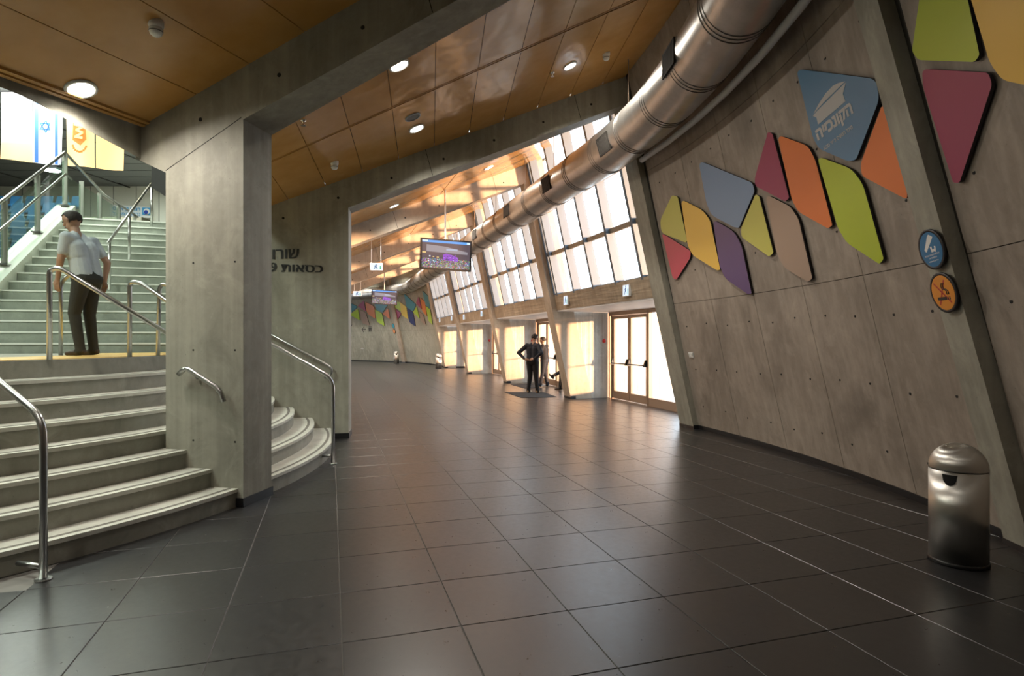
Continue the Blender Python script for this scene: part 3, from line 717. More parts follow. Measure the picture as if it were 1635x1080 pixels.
pd = ray(97, 568, 7.6); pd.z = LZ
rail('handrail', [[pd, pd+V2(0, 0, 0.98), pd+V2(0.25, 0.05, 1.12)]], 'slim steel post with hooked top behind the man on the landing')
rz = 0.86; cs = -0.75
def rp(m_, dz=0.0, s=cs): return flt(s, m_, LZ-0.02+RIS*(m_+1)+dz)
t_ = rail('handrail', [[rp(5.0, rz-.02), rp(14.6, rz)], [rp(5.3, -0.02), rp(5.3, rz)], [rp(9.2, -0.02), rp(9.2, rz)], [rp(14.6, -0.06), rp(14.6, rz)], [rp(1.6, -.02), rp(1.6, .8)]], 'long pale handrail climbing the middle of the upper flight')
# glass balustrade on the stringer
bl = empty('glass_balustrade', flt(-2.45, 7, strg(7)), 'steel and glass balustrade along the left of the upper flight', 'balustrade')
ms = [2.5, 6.9, 11.3, 15.8]
for mm in ms:
    mb = MB(); b0_ = flt(-2.45, mm, strg(mm)); mb.box(b0_+V2(0, 0, 0.56), (0.09, 0.035, 1.12), M['post'], (FT, FU, V2(0, 0, 1))); mb.box(b0_+V2(0, 0, 0.02), (0.16, 0.16, 0.03), M['steel'], (FT, FU, V2(0, 0, 1))); mb.build('post', bl)
for a, b_ in zip(ms[:-1], ms[1:]):
    p, q = flt(-2.45, a+.25, strg(a)+.12), flt(-2.45, b_-.25, strg(b_)+.12)
    mb = MB(); h = V2(0, 0, 0.84); mb.prism([p, q, q+FT*.01, p+FT*.01], [p+h, q+h, q+h+FT*.01, p+h+FT*.01], M['glass_green']); mb.build('glass_panel', bl)
mb = MB(); mb.tube([flt(-2.45, -1, strg(-1)+1.15), flt(-2.45, 15.8, strg(15.8)+1.15), flt(-2.45, 24, ZU+1.05), flt(-2.45, 34, ZU+1.05)], 0.03, M['steel'], 10); mb.build('top_rail', bl)
mb = MB(); mb.tube([flt(-2.36, -1, strg(-1)+.78), flt(-2.36, 15.0, strg(15.0)+.78), flt(-2.30, 15.5, strg(15)+.70)], 0.022, M['steel'], 10); mb.build('hand_tube', bl)
for mm in (19, 23, 28, 33):
    mb = MB(); mb.box(flt(-2.45, mm, ZU+0.5), (0.09, 0.035, 1.05), M['post'], (FT, FU, V2(0, 0, 1))); mb.build('post', bl)
for a, b_ in ((16.2, 18.7), (19.3, 22.7), (23.3, 27.7)):
    p, q = flt(-2.45, a, ZU+.08), flt(-2.45, b_, ZU+.08); h = V2(0, 0, .85)
    mb = MB(); mb.prism([p, q, q+FT*.01, p+FT*.01], [p+h, q+h, q+h+FT*.01, p+h+FT*.01], M['glass_green']); mb.build('glass_panel', bl)
t_ = rail('handrail', [[flt(.55, 18, ZU+.95), flt(.75, 15.6, ZU+.75), flt(.75, 15.4, ZU-.3)], [flt(.2, 17, ZU-.03), flt(.2, 17, ZU+1.9)]], 'small looped handrail at the head of the flight beside the column')
# dark panel seen above the head of the flight
mb = MB(); p0, p1 = ray(243, 264, 9.5), ray(290, 330, 9.5)
mb.prism([ray(242, 299, 9.5), ray(300, 338, 9.5), ray(300, 338, 9.5)+V2(0, .12, 0), ray(242, 299, 9.5)+V2(0, .12, 0)], [ray(242, 264, 9.5), ray(300, 264, 9.5), ray(300, 264, 9.5)+V2(0, .12, 0), ray(242, 264, 9.5)+V2(0, .12, 0)], M['greydark'])
mb.build('hanging_panel', label='dark grey hanging panel just left of the column top', category='panel')
# ---- seating stand
sw = flat('seat_blue', (0.025, 0.11, 0.24), 0.45)
mb = MB()
for r in range(8):
    y = 12.4+r*0.9; mb.prism([(-30, y, 0), (-10.0-(y-13)*.3, y, 0), (-10.0-(y-13)*.3, 26, 0), (-30, 26, 0)], [(-30, y, 2.55+r*.42), (-10.0-(y-13)*.3, y, 2.55+r*.42), (-10.0-(y-13)*.3, 26, 2.55+r*.42), (-30, 26, 2.55+r*.42)], M['step'])
mb.build('seating_terrace', kind='structure', label='stepped concrete terrace under the blue seats', category='terrace')
ROWN = ['first', 'second', 'third', 'fourth', 'fifth', 'sixth', 'seventh', 'eighth']; seat0 = None; ns = 0
for r in range(8):
    y = 12.75+r*0.9; z = 2.55+r*.42
    x = -10.35-(y-13)*.3
    for k in range(16):
        xx = x-0.5*k
        if xx < -0.885*y: break
        if xx > -0.74*y: continue
        if seat0 is None:
            e0 = empty('stadium_seat', (0, 0, 0), 'small blue stadium seat beyond the glass balustrade, %s row from the bottom' % ROWN[r], 'seat', 'blue stadium seats, %s row' % ROWN[r]); seat0 = e0
            mb = MB(); mb.prism([(-.21, -.2, .40), (.21, -.2, .40), (.2, .2, .37), (-.2, .2, .37)], [(-.21, -.2, .44), (.21, -.2, .44), (.2, .2, .41), (-.2, .2, .41)], sw); sa = mb.build('seat', e0)
            mb = MB(); mb.prism([(-.2, .18, .40), (.2, .18, .40), (.2, .22, .40), (-.2, .22, .40)], [(-.17, .26, .80), (.17, .26, .80), (.17, .30, .80), (-.17, .30, .80)], sw); sb = mb.build('backrest', e0)
            mb = MB(); mb.box((0, .05, .2), (.06, .1, .4), M['greydark']); sc_ = mb.build('pedestal', e0); e0.location = (xx, y, z)
        else:
            e1 = seat0.copy(); COL.objects.link(e1); e1.location = (xx, y, z)
            e1['label'] = 'small blue stadium seat beyond the glass balustrade, %s row from the bottom' % ROWN[r]; e1['group'] = 'blue stadium seats, %s row' % ROWN[r]
            for ch in (sa, sb, sc_):
                c_ = ch.copy(); COL.objects.link(c_); c_.parent = e1; c_.matrix_parent_inverse = Matrix()
for ch in (sa, sb, sc_): ch.matrix_parent_inverse = Matrix()

# ---- text helper
def text_mesh(body, bold=0.0, spacing=1.0):
    cu = bpy.data.curves.new('lettering', 'FONT'); cu.body = body; cu.size = 1.0; cu.offset = bold; cu.resolution_u = 3; cu.space_character = spacing
    o = bpy.data.objects.new('tmp', cu); COL.objects.link(o)
    bpy.context.view_layer.update(); dg = bpy.context.evaluated_depsgraph_get()
    me = bpy.data.meshes.new_from_object(o.evaluated_get(dg)); bpy.data.objects.remove(o)
    vs = [v.co.copy() for v in me.vertices]; fs = [list(p.vertices) for p in me.polygons]
    x0 = min(v.x for v in vs); x1 = max(v.x for v in vs); y0 = min(v.y for v in vs); y1 = max(v.y for v in vs)
    return [((v.x-x0)/(x1-x0), (v.y-y0)/(y1-y0)) for v in vs], fs
def quadmap(q, u, v):                          # q: BL BR TR TL
    return [(q[0][i]*(1-u)+q[1][i]*u)*(1-v)+(q[3][i]*(1-u)+q[2][i]*u)*v for i in range(2)]
def put_text(mb, body, quad, fn, mat, bold=0.02, spacing=1.0):
    vs, fs = text_mesh(body, bold, spacing); mb.add([fn(*quadmap(quad, u, v)) for u, v in vs], fs, mat)
heb = lambda s: s[::-1]
# lettering on the wall of frame 2
ink = flat('black_lettering', (0.02, 0.02, 0.02), 0.5)
mb = MB()
for k in range(4):
    dx = k*0.6-0.9
    put_text(mb, heb('שורות'), [(418+dx, 415), (477+dx, 412.5), (477+dx, 397.5), (418+dx, 399)], lambda x, y: on2(x, y, .006+k*.0006), ink, 0.0)
    put_text(mb, heb('כסאות 9'), [(431+dx, 434), (515+dx, 435.5), (515+dx, 422.5), (431+dx, 419.5)], lambda x, y: on2(x, y, .006+k*.0006), ink, 0.0)
mb.build('wall_lettering', label='black Hebrew lettering on the concrete wall beside the column', category='lettering')

# ---- flags / banners hanging in the arena
def banner(name, px0, px1, pyt, pyb, Y, label, mats, extra=None):
    t = empty(name, ray((px0+px1)/2, pyt, Y), label, 'flag' if 'flag' in name else 'banner')
    n_ = 10; m_ = 12; vs = []; fs = []
    for j in range(m_+1):
        for i in range(n_+1):
            u, v = i/n_, j/m_; p = ray(px0+(px1-px0)*u, pyt+(pyb-pyt)*v+(px1-px0)*u*0.10*v, Y); p.y += 0.05*math.sin(u*5+v*2+px0)*v; vs.append(p)
    for j in range(m_):
        for i in range(n_): fs.append([j*(n_+1)+i, j*(n_+1)+i+1, (j+1)*(n_+1)+i+1, (j+1)*(n_+1)+i])
    mb = MB(); mb.add(vs, fs, mats[0], True); cl = mb.build('cloth', t)
    mb = MB(); mb.tube([ray(px0-1, pyt-1, Y), ray(px1+1, pyt-1, Y)], 0.03, M['dark'], 6); mb.build('hanging_bar', t)
    if extra: extra(t, lambda x, y: ray(px0+(px1-px0)*x, pyt+(pyb-pyt)*y+(px1-px0)*x*0.10*y, Y)+V2(0, -0.07, 0))
    return t
def cloth(name, c, es):  # cloth emits its own colour in place of skylight shining through
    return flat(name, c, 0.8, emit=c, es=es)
fl_w = cloth('white_flag_cloth', (0.80, 0.80, 0.84), 0.55); fl_y = cloth('cream_banner_glow', (0.90, 0.66, 0.30), 0.75); fl_b = cloth('flag_blue', (0.06, 0.18, 0.62), 0.6); fl_o = cloth('banner_orange', (0.75, 0.22, 0.04), 0.6); fl_r = cloth('banner_red', (0.8, 0.3, 0.35), 0.7)
def fade_glow():  # white to cream print, with the backlight put into its emission
    m, nt, b = new_mat('fading_banner_glow'); tc = N(nt, 'ShaderNodeTexCoord'); sp = N(nt, 'ShaderNodeSeparateXYZ'); nt.links.new(tc.outputs['Object'], sp.inputs[0])
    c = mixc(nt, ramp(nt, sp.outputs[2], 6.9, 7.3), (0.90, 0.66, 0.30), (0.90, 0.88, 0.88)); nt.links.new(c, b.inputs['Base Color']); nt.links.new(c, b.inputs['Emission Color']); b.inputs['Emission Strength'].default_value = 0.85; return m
fl_f = fade_glow()
def quad(t, fn, x0, y0, x1, y1, mat, nm='stripe', n=6):
    mb = MB()
    for k in range(n):
        a, b_ = y0+(y1-y0)*k/n, y0+(y1-y0)*(k+1)/n; mb.add([fn(x0, b_), fn(x1, b_), fn(x1, a), fn(x0, a)], [[0, 1, 2, 3]], mat)
    mb.build(nm, t)
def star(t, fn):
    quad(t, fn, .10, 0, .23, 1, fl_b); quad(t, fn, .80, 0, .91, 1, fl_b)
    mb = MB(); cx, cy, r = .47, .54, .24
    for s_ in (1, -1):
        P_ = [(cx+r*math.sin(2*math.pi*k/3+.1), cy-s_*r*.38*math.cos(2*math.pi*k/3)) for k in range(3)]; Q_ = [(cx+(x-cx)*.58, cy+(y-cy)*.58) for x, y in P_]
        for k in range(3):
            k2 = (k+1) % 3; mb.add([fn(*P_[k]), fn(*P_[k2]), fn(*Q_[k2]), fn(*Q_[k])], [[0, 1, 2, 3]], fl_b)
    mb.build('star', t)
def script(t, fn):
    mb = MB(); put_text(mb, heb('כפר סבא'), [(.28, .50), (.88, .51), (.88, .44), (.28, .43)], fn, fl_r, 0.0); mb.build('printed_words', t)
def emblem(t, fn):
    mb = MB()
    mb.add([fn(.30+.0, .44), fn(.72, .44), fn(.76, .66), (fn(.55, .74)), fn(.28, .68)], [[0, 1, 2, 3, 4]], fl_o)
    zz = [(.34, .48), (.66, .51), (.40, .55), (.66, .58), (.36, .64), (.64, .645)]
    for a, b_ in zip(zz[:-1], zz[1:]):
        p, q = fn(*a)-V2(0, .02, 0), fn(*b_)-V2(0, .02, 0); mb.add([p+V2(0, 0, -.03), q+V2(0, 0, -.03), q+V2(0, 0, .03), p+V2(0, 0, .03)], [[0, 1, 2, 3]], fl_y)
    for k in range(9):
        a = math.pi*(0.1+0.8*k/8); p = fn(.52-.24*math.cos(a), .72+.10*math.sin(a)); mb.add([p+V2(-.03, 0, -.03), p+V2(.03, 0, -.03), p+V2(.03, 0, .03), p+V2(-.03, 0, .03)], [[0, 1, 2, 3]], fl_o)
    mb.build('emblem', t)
FY = 16.0
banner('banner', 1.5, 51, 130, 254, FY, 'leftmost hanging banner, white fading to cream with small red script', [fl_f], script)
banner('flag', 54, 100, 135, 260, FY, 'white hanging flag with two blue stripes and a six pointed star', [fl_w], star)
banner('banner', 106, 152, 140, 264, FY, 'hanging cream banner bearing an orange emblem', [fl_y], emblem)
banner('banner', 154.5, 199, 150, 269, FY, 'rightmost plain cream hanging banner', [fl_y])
# wall banner with blue swirl
bb = flat('banner_blue', (0.05, 0.30, 0.62), 0.6); bn = flat('banner_navy', (0.02, 0.05, 0.35), 0.6)
t = empty('wall_banner', ray(212, 338, 25.8), 'white banner with blue lettering and a blue wave roundel on the arena back wall', 'banner')
mb = MB(); q = [ray(176, 345, 25.8), ray(242.5, 348, 25.8), ray(242.5, 331, 25.8), ray(176, 327, 25.8)]; mb.prism([p+V2(0, .05, 0) for p in q], q, flat('banner_white', (0.75, 0.78, 0.82), .6)); mb.build('cloth', t)
g25 = lambda x, y: ray(x, y, 25.74)
mb = MB(); put_text(mb, heb('רמת גן אסם'), [(180, 337.5), (224, 338.5), (224, 332), (180, 330)], g25, bb, .03); put_text(mb, heb('נבחרת מפעל'), [(180, 343.5), (224, 344.5), (224, 339), (180, 338)], g25, bb, .02); mb.build('printed_words', t)
mb = MB(); mb.add([g25(227, 343), g25(241, 343.5), g25(241, 332), g25(227, 331.5)], [[0, 1, 2, 3]], bb)
mb.add([ray(234+5*math.cos(a), 338+5*math.sin(a), 25.70) for a in [k*.35 for k in range(18)]], [list(range(18))], M['white'])
mb.add([ray(233+3.4*math.cos(a), 339+3.2*math.sin(a), 25.66) for a in [k*.35 for k in range(18)]], [list(range(18))], bn)
mb.build('wave_roundel', t)
# lamp bowls below the arena ceiling
lampm = flat('arena_lamp_glow', (1, 1, 1), 0.5, emit=(0.92, 1, 0.92), es=14)
for i, (px, py, Y) in enumerate(((83, 272, 22.0),)):
    c = ray(px, py, Y); t = empty('arena_lamp', c, 'bright round lamp hanging near the white flag in the arena', 'lamp')
    mb = MB(); mb.lathe([(0.10, 0.2), (0.30, 0.12), (0.34, 0)], c, M['alu'], 20); mb.build('shade', t)
    mb = MB(); mb.lathe([(0.28, 0), (0.27, -0.02)], c, lampm, 20); mb.build('lens', t)
    mb = MB(); mb.tube([c+V2(0, 0, .2), V2(c.x, c.y, 8.29)], .015, M['alu'], 6); mb.build('stem', t)

# ================================================================ DUCT
DQ, DZ, DR = 1.60, 4.87, 0.37
def dpt(s, ang=0.0, r=0.0):                    # ang measured from straight inward, up positive
    p, n, t = path(s); c = p-n*DQ; return Vector((c.x, c.y, DZ))+(-n*math.cos(ang)+V2(0, 0, 1)*math.sin(ang))*r
du = empty('ventilation_duct', dpt(6), 'large round galvanised air duct curving along the windows under the ceiling', 'duct')
mb = MB(); mb.tube([dpt(-19+k*0.75) for k in range(93)], DR, M['duct'], 32); mb.build('duct_tube', du)
k = 0; s = -13.3; ventm = flat('vent_dark', (0.045, 0.04, 0.035), 0.9, spec=0.1); ventm2 = flat('vent_louvre', (0.12, 0.11, 0.10), 0.9, spec=0.1); ringm = flat('seam_dark', (0.13, 0.12, 0.11), 0.5, 0.6)
while s < 40:
    for j, ds in enumerate((0.0, 0.075, 0.15)):
        p, n, t = path(s+ds); c = dpt(s+ds)
        mb = MB(); mb.lathe([(DR-0.01, -0.008), (DR+0.006, -0.005), (DR+0.006, 0.005), (DR-0.01, 0.008)], c, ringm, 32, t, cap=False); mb.build('seam_ring', du)
    s += 1.27
def duct_s(px, py):
    best = None
    for j in range(-7, 4):
        ang = j*math.radians(8)
        for i in range(-60, 300):
            s = i*0.1; p = dpt(s, ang, DR)
            if p.y < 1: continue
            nv = (p-dpt(s)).dot(V2(0, 0, CAMZ)-p)
            if nv <= 0: continue
            x = W0/2+p.x/p.y*F; y = HZ-(p.z-CAMZ)/p.y*F; e = math.hypot(x-px, y-py)
            if best is None or e < best[0]: best = (e, s, ang)
    return best[1], best[2]
for (px, py) in ((1067, 93), (963, 231), (873, 296), (808, 337), (757, 374), (718, 402), (690, 424)):
    s, va = duct_s(px, py); t = path(s)[2]; gr = empty_o = None
    up = (dpt(s, va+0.01, DR)-dpt(s, va-0.01, DR)).normalized(); out = (dpt(s, va, DR)-dpt(s)).normalized(); c = dpt(s, va, DR+0.002)
    mb = MB(); w, h = 0.42, 0.26
    for (dx, dz, sx, sz) in ((0, h/2, w+.03, .03), (0, -h/2, w+.03, .03), (w/2, 0, .03, h), (-w/2, 0, .03, h)): mb.box(c+t*dx+up*dz, (sx, .02, sz), ventm, (t, out, up))
    mb.box(c-out*0.003, (w, .02, h), ventm, (t, out, up)); g = mb.build('air_vent', du)
    mb = MB()
    for j in range(9): mb.box(c+t*(-w/2+(j+0.5)*w/9), (.008, .02, h), ventm2, (t, out, up))
    mb.build('louvre', g)
for s in (-4.5, -1.4, 2.2, 4.2, 6.9, 9.6, 12.5, 15.4, 19, 22.5):
    a = dpt(s, math.pi/2, DR); mb = MB(); mb.tube([a, V2(a.x, a.y, 6.1)], 0.009, M['alu_brown'], 6); mb.build('hanger_rod', du)
mb = MB(); mb.tube([surf(-15+k, 4.62, -0.16) for k in range(0, 15)], 0.045, M['soffit'], 10); mb.build('cable_conduit', label='pale round conduit running along the wall behind the duct', category='pipe')

# ================================================================ PAINTED SHAPES ON THE WALLS
def roundpoly(pts, r, n=5):
    out = []; N_ = len(pts)
    for i in range(N_):
        p = Vector((*pts[i], 0)); a = Vector((*pts[i-1], 0))-p; b_ = Vector((*pts[(i+1) % N_], 0))-p
        rr = min(r, a.length*.35, b_.length*.35); p0 = p+a.normalized()*rr; p1 = p+b_.normalized()*rr
        for k in range(n+1):
            t = k/n; q = p0*(1-t)**2+p*2*t*(1-t)+p1*t*t; out.append((q.x, q.y))
    return out
def dens(pts, m_=14):
    out = []
    for i in range(len(pts)):
        a, b_ = pts[i], pts[(i+1) % len(pts)]; n = max(1, int(math.dist(a, b_)/m_))
        for k in range(n): out.append((a[0]+(b_[0]-a[0])*k/n, a[1]+(b_[1]-a[1])*k/n))
    return out
def shape(pts, mat, label, rad=14, smin=-99, smax=99, name='wall_shape', off=0.105, th=0.022, gap=0.018, group='coloured shapes on the walls'):
    L = []
    for (x, y) in dens(roundpoly(pts, rad), max(3, rad)):
        s, z = hit_outer(x, y, off-gap-th); L.append((max(smin, min(smax, s)), z))
    cs = sum(s for s, z in L)/len(L); cz = sum(z for s, z in L)/len(L)
    rings = []
    mb = MB(); n = len(L)
    fr = [surf(s, z, off-gap-th) for s, z in L]; bk = [surf(s, z, off-gap) for s, z in L]
    mids = [[surf(cs+(s-cs)*f_, cz+(z-cz)*f_, off-gap-th) for s, z in L] for f_ in (0.66, 0.33)]
    vs = fr+mids[0]+mids[1]+[surf(cs, cz, off-gap-th)]+bk; fs = []
    for i in range(n):
        j = (i+1) % n; fs += [[i, j, n+j, n+i], [n+i, n+j, 2*n+j, 2*n+i], [2*n+i, 2*n+j, 3*n]]
    mb.add(vs, fs, mat, True); mb.smooth = [True]*len(mb.f)
    mb.add(fr+bk, [[i, (i+1) % n, n+(i+1) % n, n+i] for i in range(n)], M['p_edge'])
    mb.add(bk, [list(range(n))[::-1]], M['p_edge'])
    o = mb.build(name, label=label, category='wall shape')
    sp = MB(); c = surf(cs, cz, off-gap); nn = path(cs)[1]; sp.lathe([(0.02, -0.004), (0.02, gap-0.002)], c, M['p_edge'], 8, nn); sp.build('stand_off', o)
    return o
SR = -6.605+0.012
shape([(1073, 312), (1082, 314), (1098, 389), (1056, 372), (1054, 352)], M['p_olive'], 'small olive green kite shape topmost at the left end of the wall pattern', 7)
shape([(1057, 374), (1063, 376), (1103, 401), (1102, 412), (1080, 447), (1074, 444)], M['p_rose'], 'small rose red kite shape lowest at the left end of the wall pattern', 7)
shape([(1087, 318), (1122, 336), (1134, 352), (1150, 431), (1145, 432), (1106, 408), (1098, 392)], M['p_yellow'], 'warm yellow leaf shape between olive kite and violet leaf', 10)
shape([(1115, 256), (1201, 292), (1205, 305), (1180, 364), (1172, 363), (1136, 344), (1128, 325)], M['p_blue'], 'plain grey blue kite shape above the violet leaf', 12)
shape([(1138, 350), (1172, 370), (1184, 392), (1200, 469), (1194, 470), (1158, 445), (1149, 425)], M['p_violet'], 'dark violet leaf shape hanging lowest below the grey blue kite', 10)
shape([(1206, 311), (1212, 313), (1235, 404), (1228, 410), (1184, 379), (1183, 365)], M['p_olive'], 'olive green kite shape between grey blue kite and taupe leaf', 9)
shape([(1222, 310), (1262, 330), (1275, 350), (1297, 445), (1290, 450), (1252, 428), (1240, 405)], M['p_taupe'], 'taupe leaf shape nearly the colour of the concrete', 12)
shape([(1226, 211), (1233, 213), (1260, 316), (1254, 322), (1206, 297), (1205, 285)], M['p_magenta'], 'rose magenta triangle shape left of the large orange leaf', 9)
shape([(1241, 215), (1290, 233), (1302, 256), (1329, 360), (1322, 365), (1274, 338), (1264, 318)], M['p_orange'], 'large orange leaf shape between magenta triangle and lime leaf', 12)
shape([(1304, 249), (1360, 270), (1378, 295), (1411, 414), (1404, 422), (1352, 388), (1338, 365)], M['p_lime'], 'large bright lime green leaf shape hanging low beside the sign rib', 13)
shape([(1408, 168), (1425, 176), (1450, 320), (1376, 281), (1374, 262)], M['p_orange'], 'orange shape partly hidden behind the sign rib', 10, smin=SR)
lg = shape([(1271, 110), (1398, 126), (1404, 158), (1367, 255), (1355, 258), (1308, 238), (1298, 220)], M['p_logo_blue'], 'blue kite shape printed with a pale shell logo and Hebrew words', 12, smin=SR)
def onp(x, y): s, z = hit_outer(x, y, 0.0635); return surf(s, z, 0.0625)
def z1(p): return (1260+p[0]/6, 100+p[1]/6)
mb = MB()
Q = [z1(p) for p in ((285, 785), (628, 520), (585, 375), (248, 655))]; put_text(mb, heb('הקונכייה'), Q, onp, M['print'], 0.05)
Q = [z1(p) for p in ((338, 842), (612, 632), (600, 588), (325, 805))]; put_text(mb, heb('היכל הטניס כפר סבא'), Q, onp, M['print'], 0.03)
for poly in (((540, 178), (470, 196), (420, 222), (350, 295), (285, 395), (228, 500), (260, 462), (330, 385)), ((545, 186), (262, 470), (228, 512), (262, 528), (278, 595), (540, 372), (515, 300))):
    mb.add([onp(*z1(p)) for p in poly], [list(range(len(poly)))], M['print'])
mb.build('printed_logo', lg)
SL = -6.9-0.012
shape([(1476, -60), (1532, -62), (1564, 88), (1556, 99), (1466, 96), (1456, 82)], M['p_lime'], 'lime green shape above the purple triangle, right of the sign rib', 16, smax=SL)
shape([(1533, -60), (1680, -60), (1680, 145), (1600, 128), (1580, 100)], M['p_yellow'], 'mustard yellow shape at the top right corner of the wall', 34, smax=SL)
shape([(1472, 110), (1578, 116), (1584, 135), (1532, 292), (1522, 292), (1474, 140)], M['p_magenta'], 'large purple magenta triangle shape right of the sign rib', 15, smax=SL)
# far wall
def z7(*a): return [(550+x/6.75, 440+y/6.75) for x, y in a]
FS = [(((50, 290), (132, 330), (134, 345), (70, 405), (50, 400)), 'teal', 'teal shape at the far left edge of the far wall pattern'),
      (((145, 360), (168, 485), (60, 428), (72, 410)), 'flime', 'lime green shape under the far left teal one'),
      (((55, 430), (78, 545), (60, 550)), 'navy', 'navy sliver at the far left of the far wall pattern'),
      (((207, 268), (232, 392), (143, 330)), 'fmag', 'magenta triangle left of the orange leaf on the far wall'),
      (((222, 285), (300, 320), (325, 350), (335, 468), (262, 425), (238, 390)), 'forange', 'far orange leaf left of the smaller television'),
      (((160, 365), (230, 400), (272, 540), (200, 520), (180, 480)), 'taupe', 'far taupe leaf above the toilet arrow'),
      (((327, 362), (405, 410), (432, 545), (350, 500)), 'flime', 'far lime leaf under the smaller television'),
      (((310, 255), (475, 300), (412, 400), (345, 375)), 'teal', 'far teal kite behind the smaller television'),
      (((470, 352), (492, 475), (412, 415)), 'forange', 'far orange triangle right of the teal kite under the television'),
      (((560, 280), (600, 290), (610, 388), (525, 335)), 'flime', 'far lime kite just right of the smaller television'),
      (((538, 352), (612, 410), (568, 488), (552, 484)), 'fmag', 'far magenta kite right of the far round signs'),
      (((590, 280), (668, 340), (686, 475), (615, 425)), 'fyel', 'far yellow leaf right of the smaller television'),
      (((638, 190), (772, 315), (740, 388), (670, 345)), 'teal', 'large far teal kite right of the yellow leaf'),
      (((672, 345), (738, 395), (766, 552), (700, 505)), 'navy', 'far navy leaf beneath the large teal kite'),
      (((778, 335), (810, 470), (738, 398)), 'flime', 'far lime triangle right of the navy leaf'),
      (((800, 225), (832, 368), (768, 300)), 'fmag', 'far magenta triangle near the window end'),
      (((815, 235), (868, 285), (890, 445), (838, 385)), 'forange', 'far orange leaf near the window end'),
      (((800, 385), (850, 420), (880, 540), (830, 500)), 'taupe', 'far taupe leaf near the window end'),
      (((838, 162), (915, 235), (920, 360), (870, 320)), 'teal', 'far teal kite with small print near the window end'),
      (((875, 325), (925, 370), (950, 535), (905, 490)), 'flime', 'far lime leaf nearest the window end')]
for pts, c, lab in FS: shape(z7(*pts), M['p_'+c], lab, 2.0)
mb = MB()
def onf(x, y): s, z = hit_outer(x, y, 0.10); return surf(s, z, 0.10)
A_ = lambda *a: [onf(*p) for p in z7(*a)]
for pl in (((188, 580), (232, 577), (232, 586), (188, 589)), ((184, 584), (208, 555), (212, 560), (192, 584)), ((184, 584), (192, 584), (214, 612), (208, 616)),
           ((258, 560), (272, 560), (270, 608), (262, 608)), ((276, 560), (292, 560), (288, 608), (280, 608))): mb.add(A_(*pl), [list(range(4))], ink)
for cx in (265, 284): mb.add(A_(*[(cx+5*math.cos(k), 551+6*math.sin(k)) for k in range(6)]), [list(range(6))], ink)
mb.build('toilet_sign', label='black arrow and toilet figures on the far wall', category='sign')
# ---- round signs
def disc(name, px, py, ry, off, col, label, rim=M['p_edge'], extra=None):
    s, z = hit_outer(px, py, off-.02); c = surf(s, z, off-.02); n, t = path(s)[1], path(s)[2]; up = (V2(0, 0, 1)-n*lean(s)).normalized(); out = -(t.cross(up)).normalized()
    if out.dot(n) > 0: out = -out
    R = ry*c.y/F; e = empty(name, c, label, 'sign')
    mb = MB(); mb.lathe([(R, 0), (R, 0.014), (R*.86, 0.014), (R*.86, 0.012)], c, rim, 40, out, cap=True); mb.build('rim', e)
    mb = MB(); mb.lathe([(R*.86, 0.010), (R*.86, 0.0155)], c, col, 40, out); mb.build('face', e)
    g = lambda x, y: c+t*(-x*R)+up*(y*R)+out*0.0165
    if extra: extra(e, g)
    return e
def pg(mb, g, pts, mat): mb.add([g(*p) for p in pts], [list(range(len(pts)))], mat)
def camsign(e, g):
    mb = MB()
    pg(mb, g, [(-.50, .02), (-.38, -.10), (.22, .42), (.38, .58), (.10, .74), (-.02, .66)], M['white'])
    pg(mb, g, [(-.02, .12), (.10, .16), (.14, -.02), (.30, .02), (.30, .14), (.42, .12), (.36, -.18), (.28, -.12), (.02, -.14)], M['white'])
    put_text(mb, heb('מצלמות אבטחה פועלות'), [(-.58, -.34), (.58, -.26), (.58, -.17), (-.58, -.24)], g, M['white']); put_text(mb, heb('במקום זה'), [(-.30, -.48), (.34, -.44), (.34, -.35), (-.30, -.39)], g, M['white']); put_text(mb, heb('צילום מוקלט'), [(-.36, -.64), (.40, -.60), (.40, -.51), (-.36, -.55)], g, M['white'])
    mb.build('camera_symbol', e)
def smoke(e, g):
    mb = MB()
    pg(mb, g, [(-.5, -.20), (-.5, -.36), (.22, -.36), (.22, -.20)], ink); pg(mb, g, [(.27, -.20), (.27, -.36), (.34, -.36), (.34, -.20)], ink); pg(mb, g, [(.40, -.20), (.40, -.36), (.48, -.36), (.48, -.20)], ink)
    for dx in (0, .13):
        w_ = [(.30+dx, -.10), (.30+dx, .06), (.16+dx, .16), (.02+dx, .18), (-.02+dx, .34), (.08+dx, .48)]
        mb.tube([g(*p) for p in fillet([(x, y, 0) for x, y in w_], .1, 3) and w_], e_r, ink, 5)
    mb.build('cigarette_symbol', e)
    mb = MB()
    for a, b_ in (((-.55, .50), (.5, -.52)), ((.30, .62), (-.42, -.58))):
        d = Vector((b_[0]-a[0], b_[1]-a[1])).normalized()*.04; pg(mb, lambda x, y: g(x, y)-0.0*V2(0, 0, 1)+(g(0, 0)-g(0, 0)), [(a[0]-d.y, a[1]+d.x), (b_[0]-d.y, b_[1]+d.x), (b_[0]+d.y, b_[1]-d.x), (a[0]+d.y, a[1]-d.x)], redm)
    o = mb.build('red_cross', e)
e_r = 0.004; redm = flat('sign_red', (0.45, 0.03, 0.04), .5)
sgb = flat('sign_blue', (0.01, 0.16, 0.36), .4); sgo = flat('sign_orange', (0.72, 0.27, 0.03), .4)
disc('round_sign', 1489.5, 398, 33, 0.0, sgb, 'round blue sign with a white surveillance camera, upper of two on the rib', extra=camsign)
disc('round_sign', 1509, 467, 33, 0.0, sgo, 'round orange no smoking sign, lower of two on the rib', extra=smoke)
disc('round_sign', 628, 520.5, 3.8, 0.10, flat('far_sign_blue', (0.03, 0.30, 0.42), .4), 'tiny round blue sign on the far wall above the orange one')
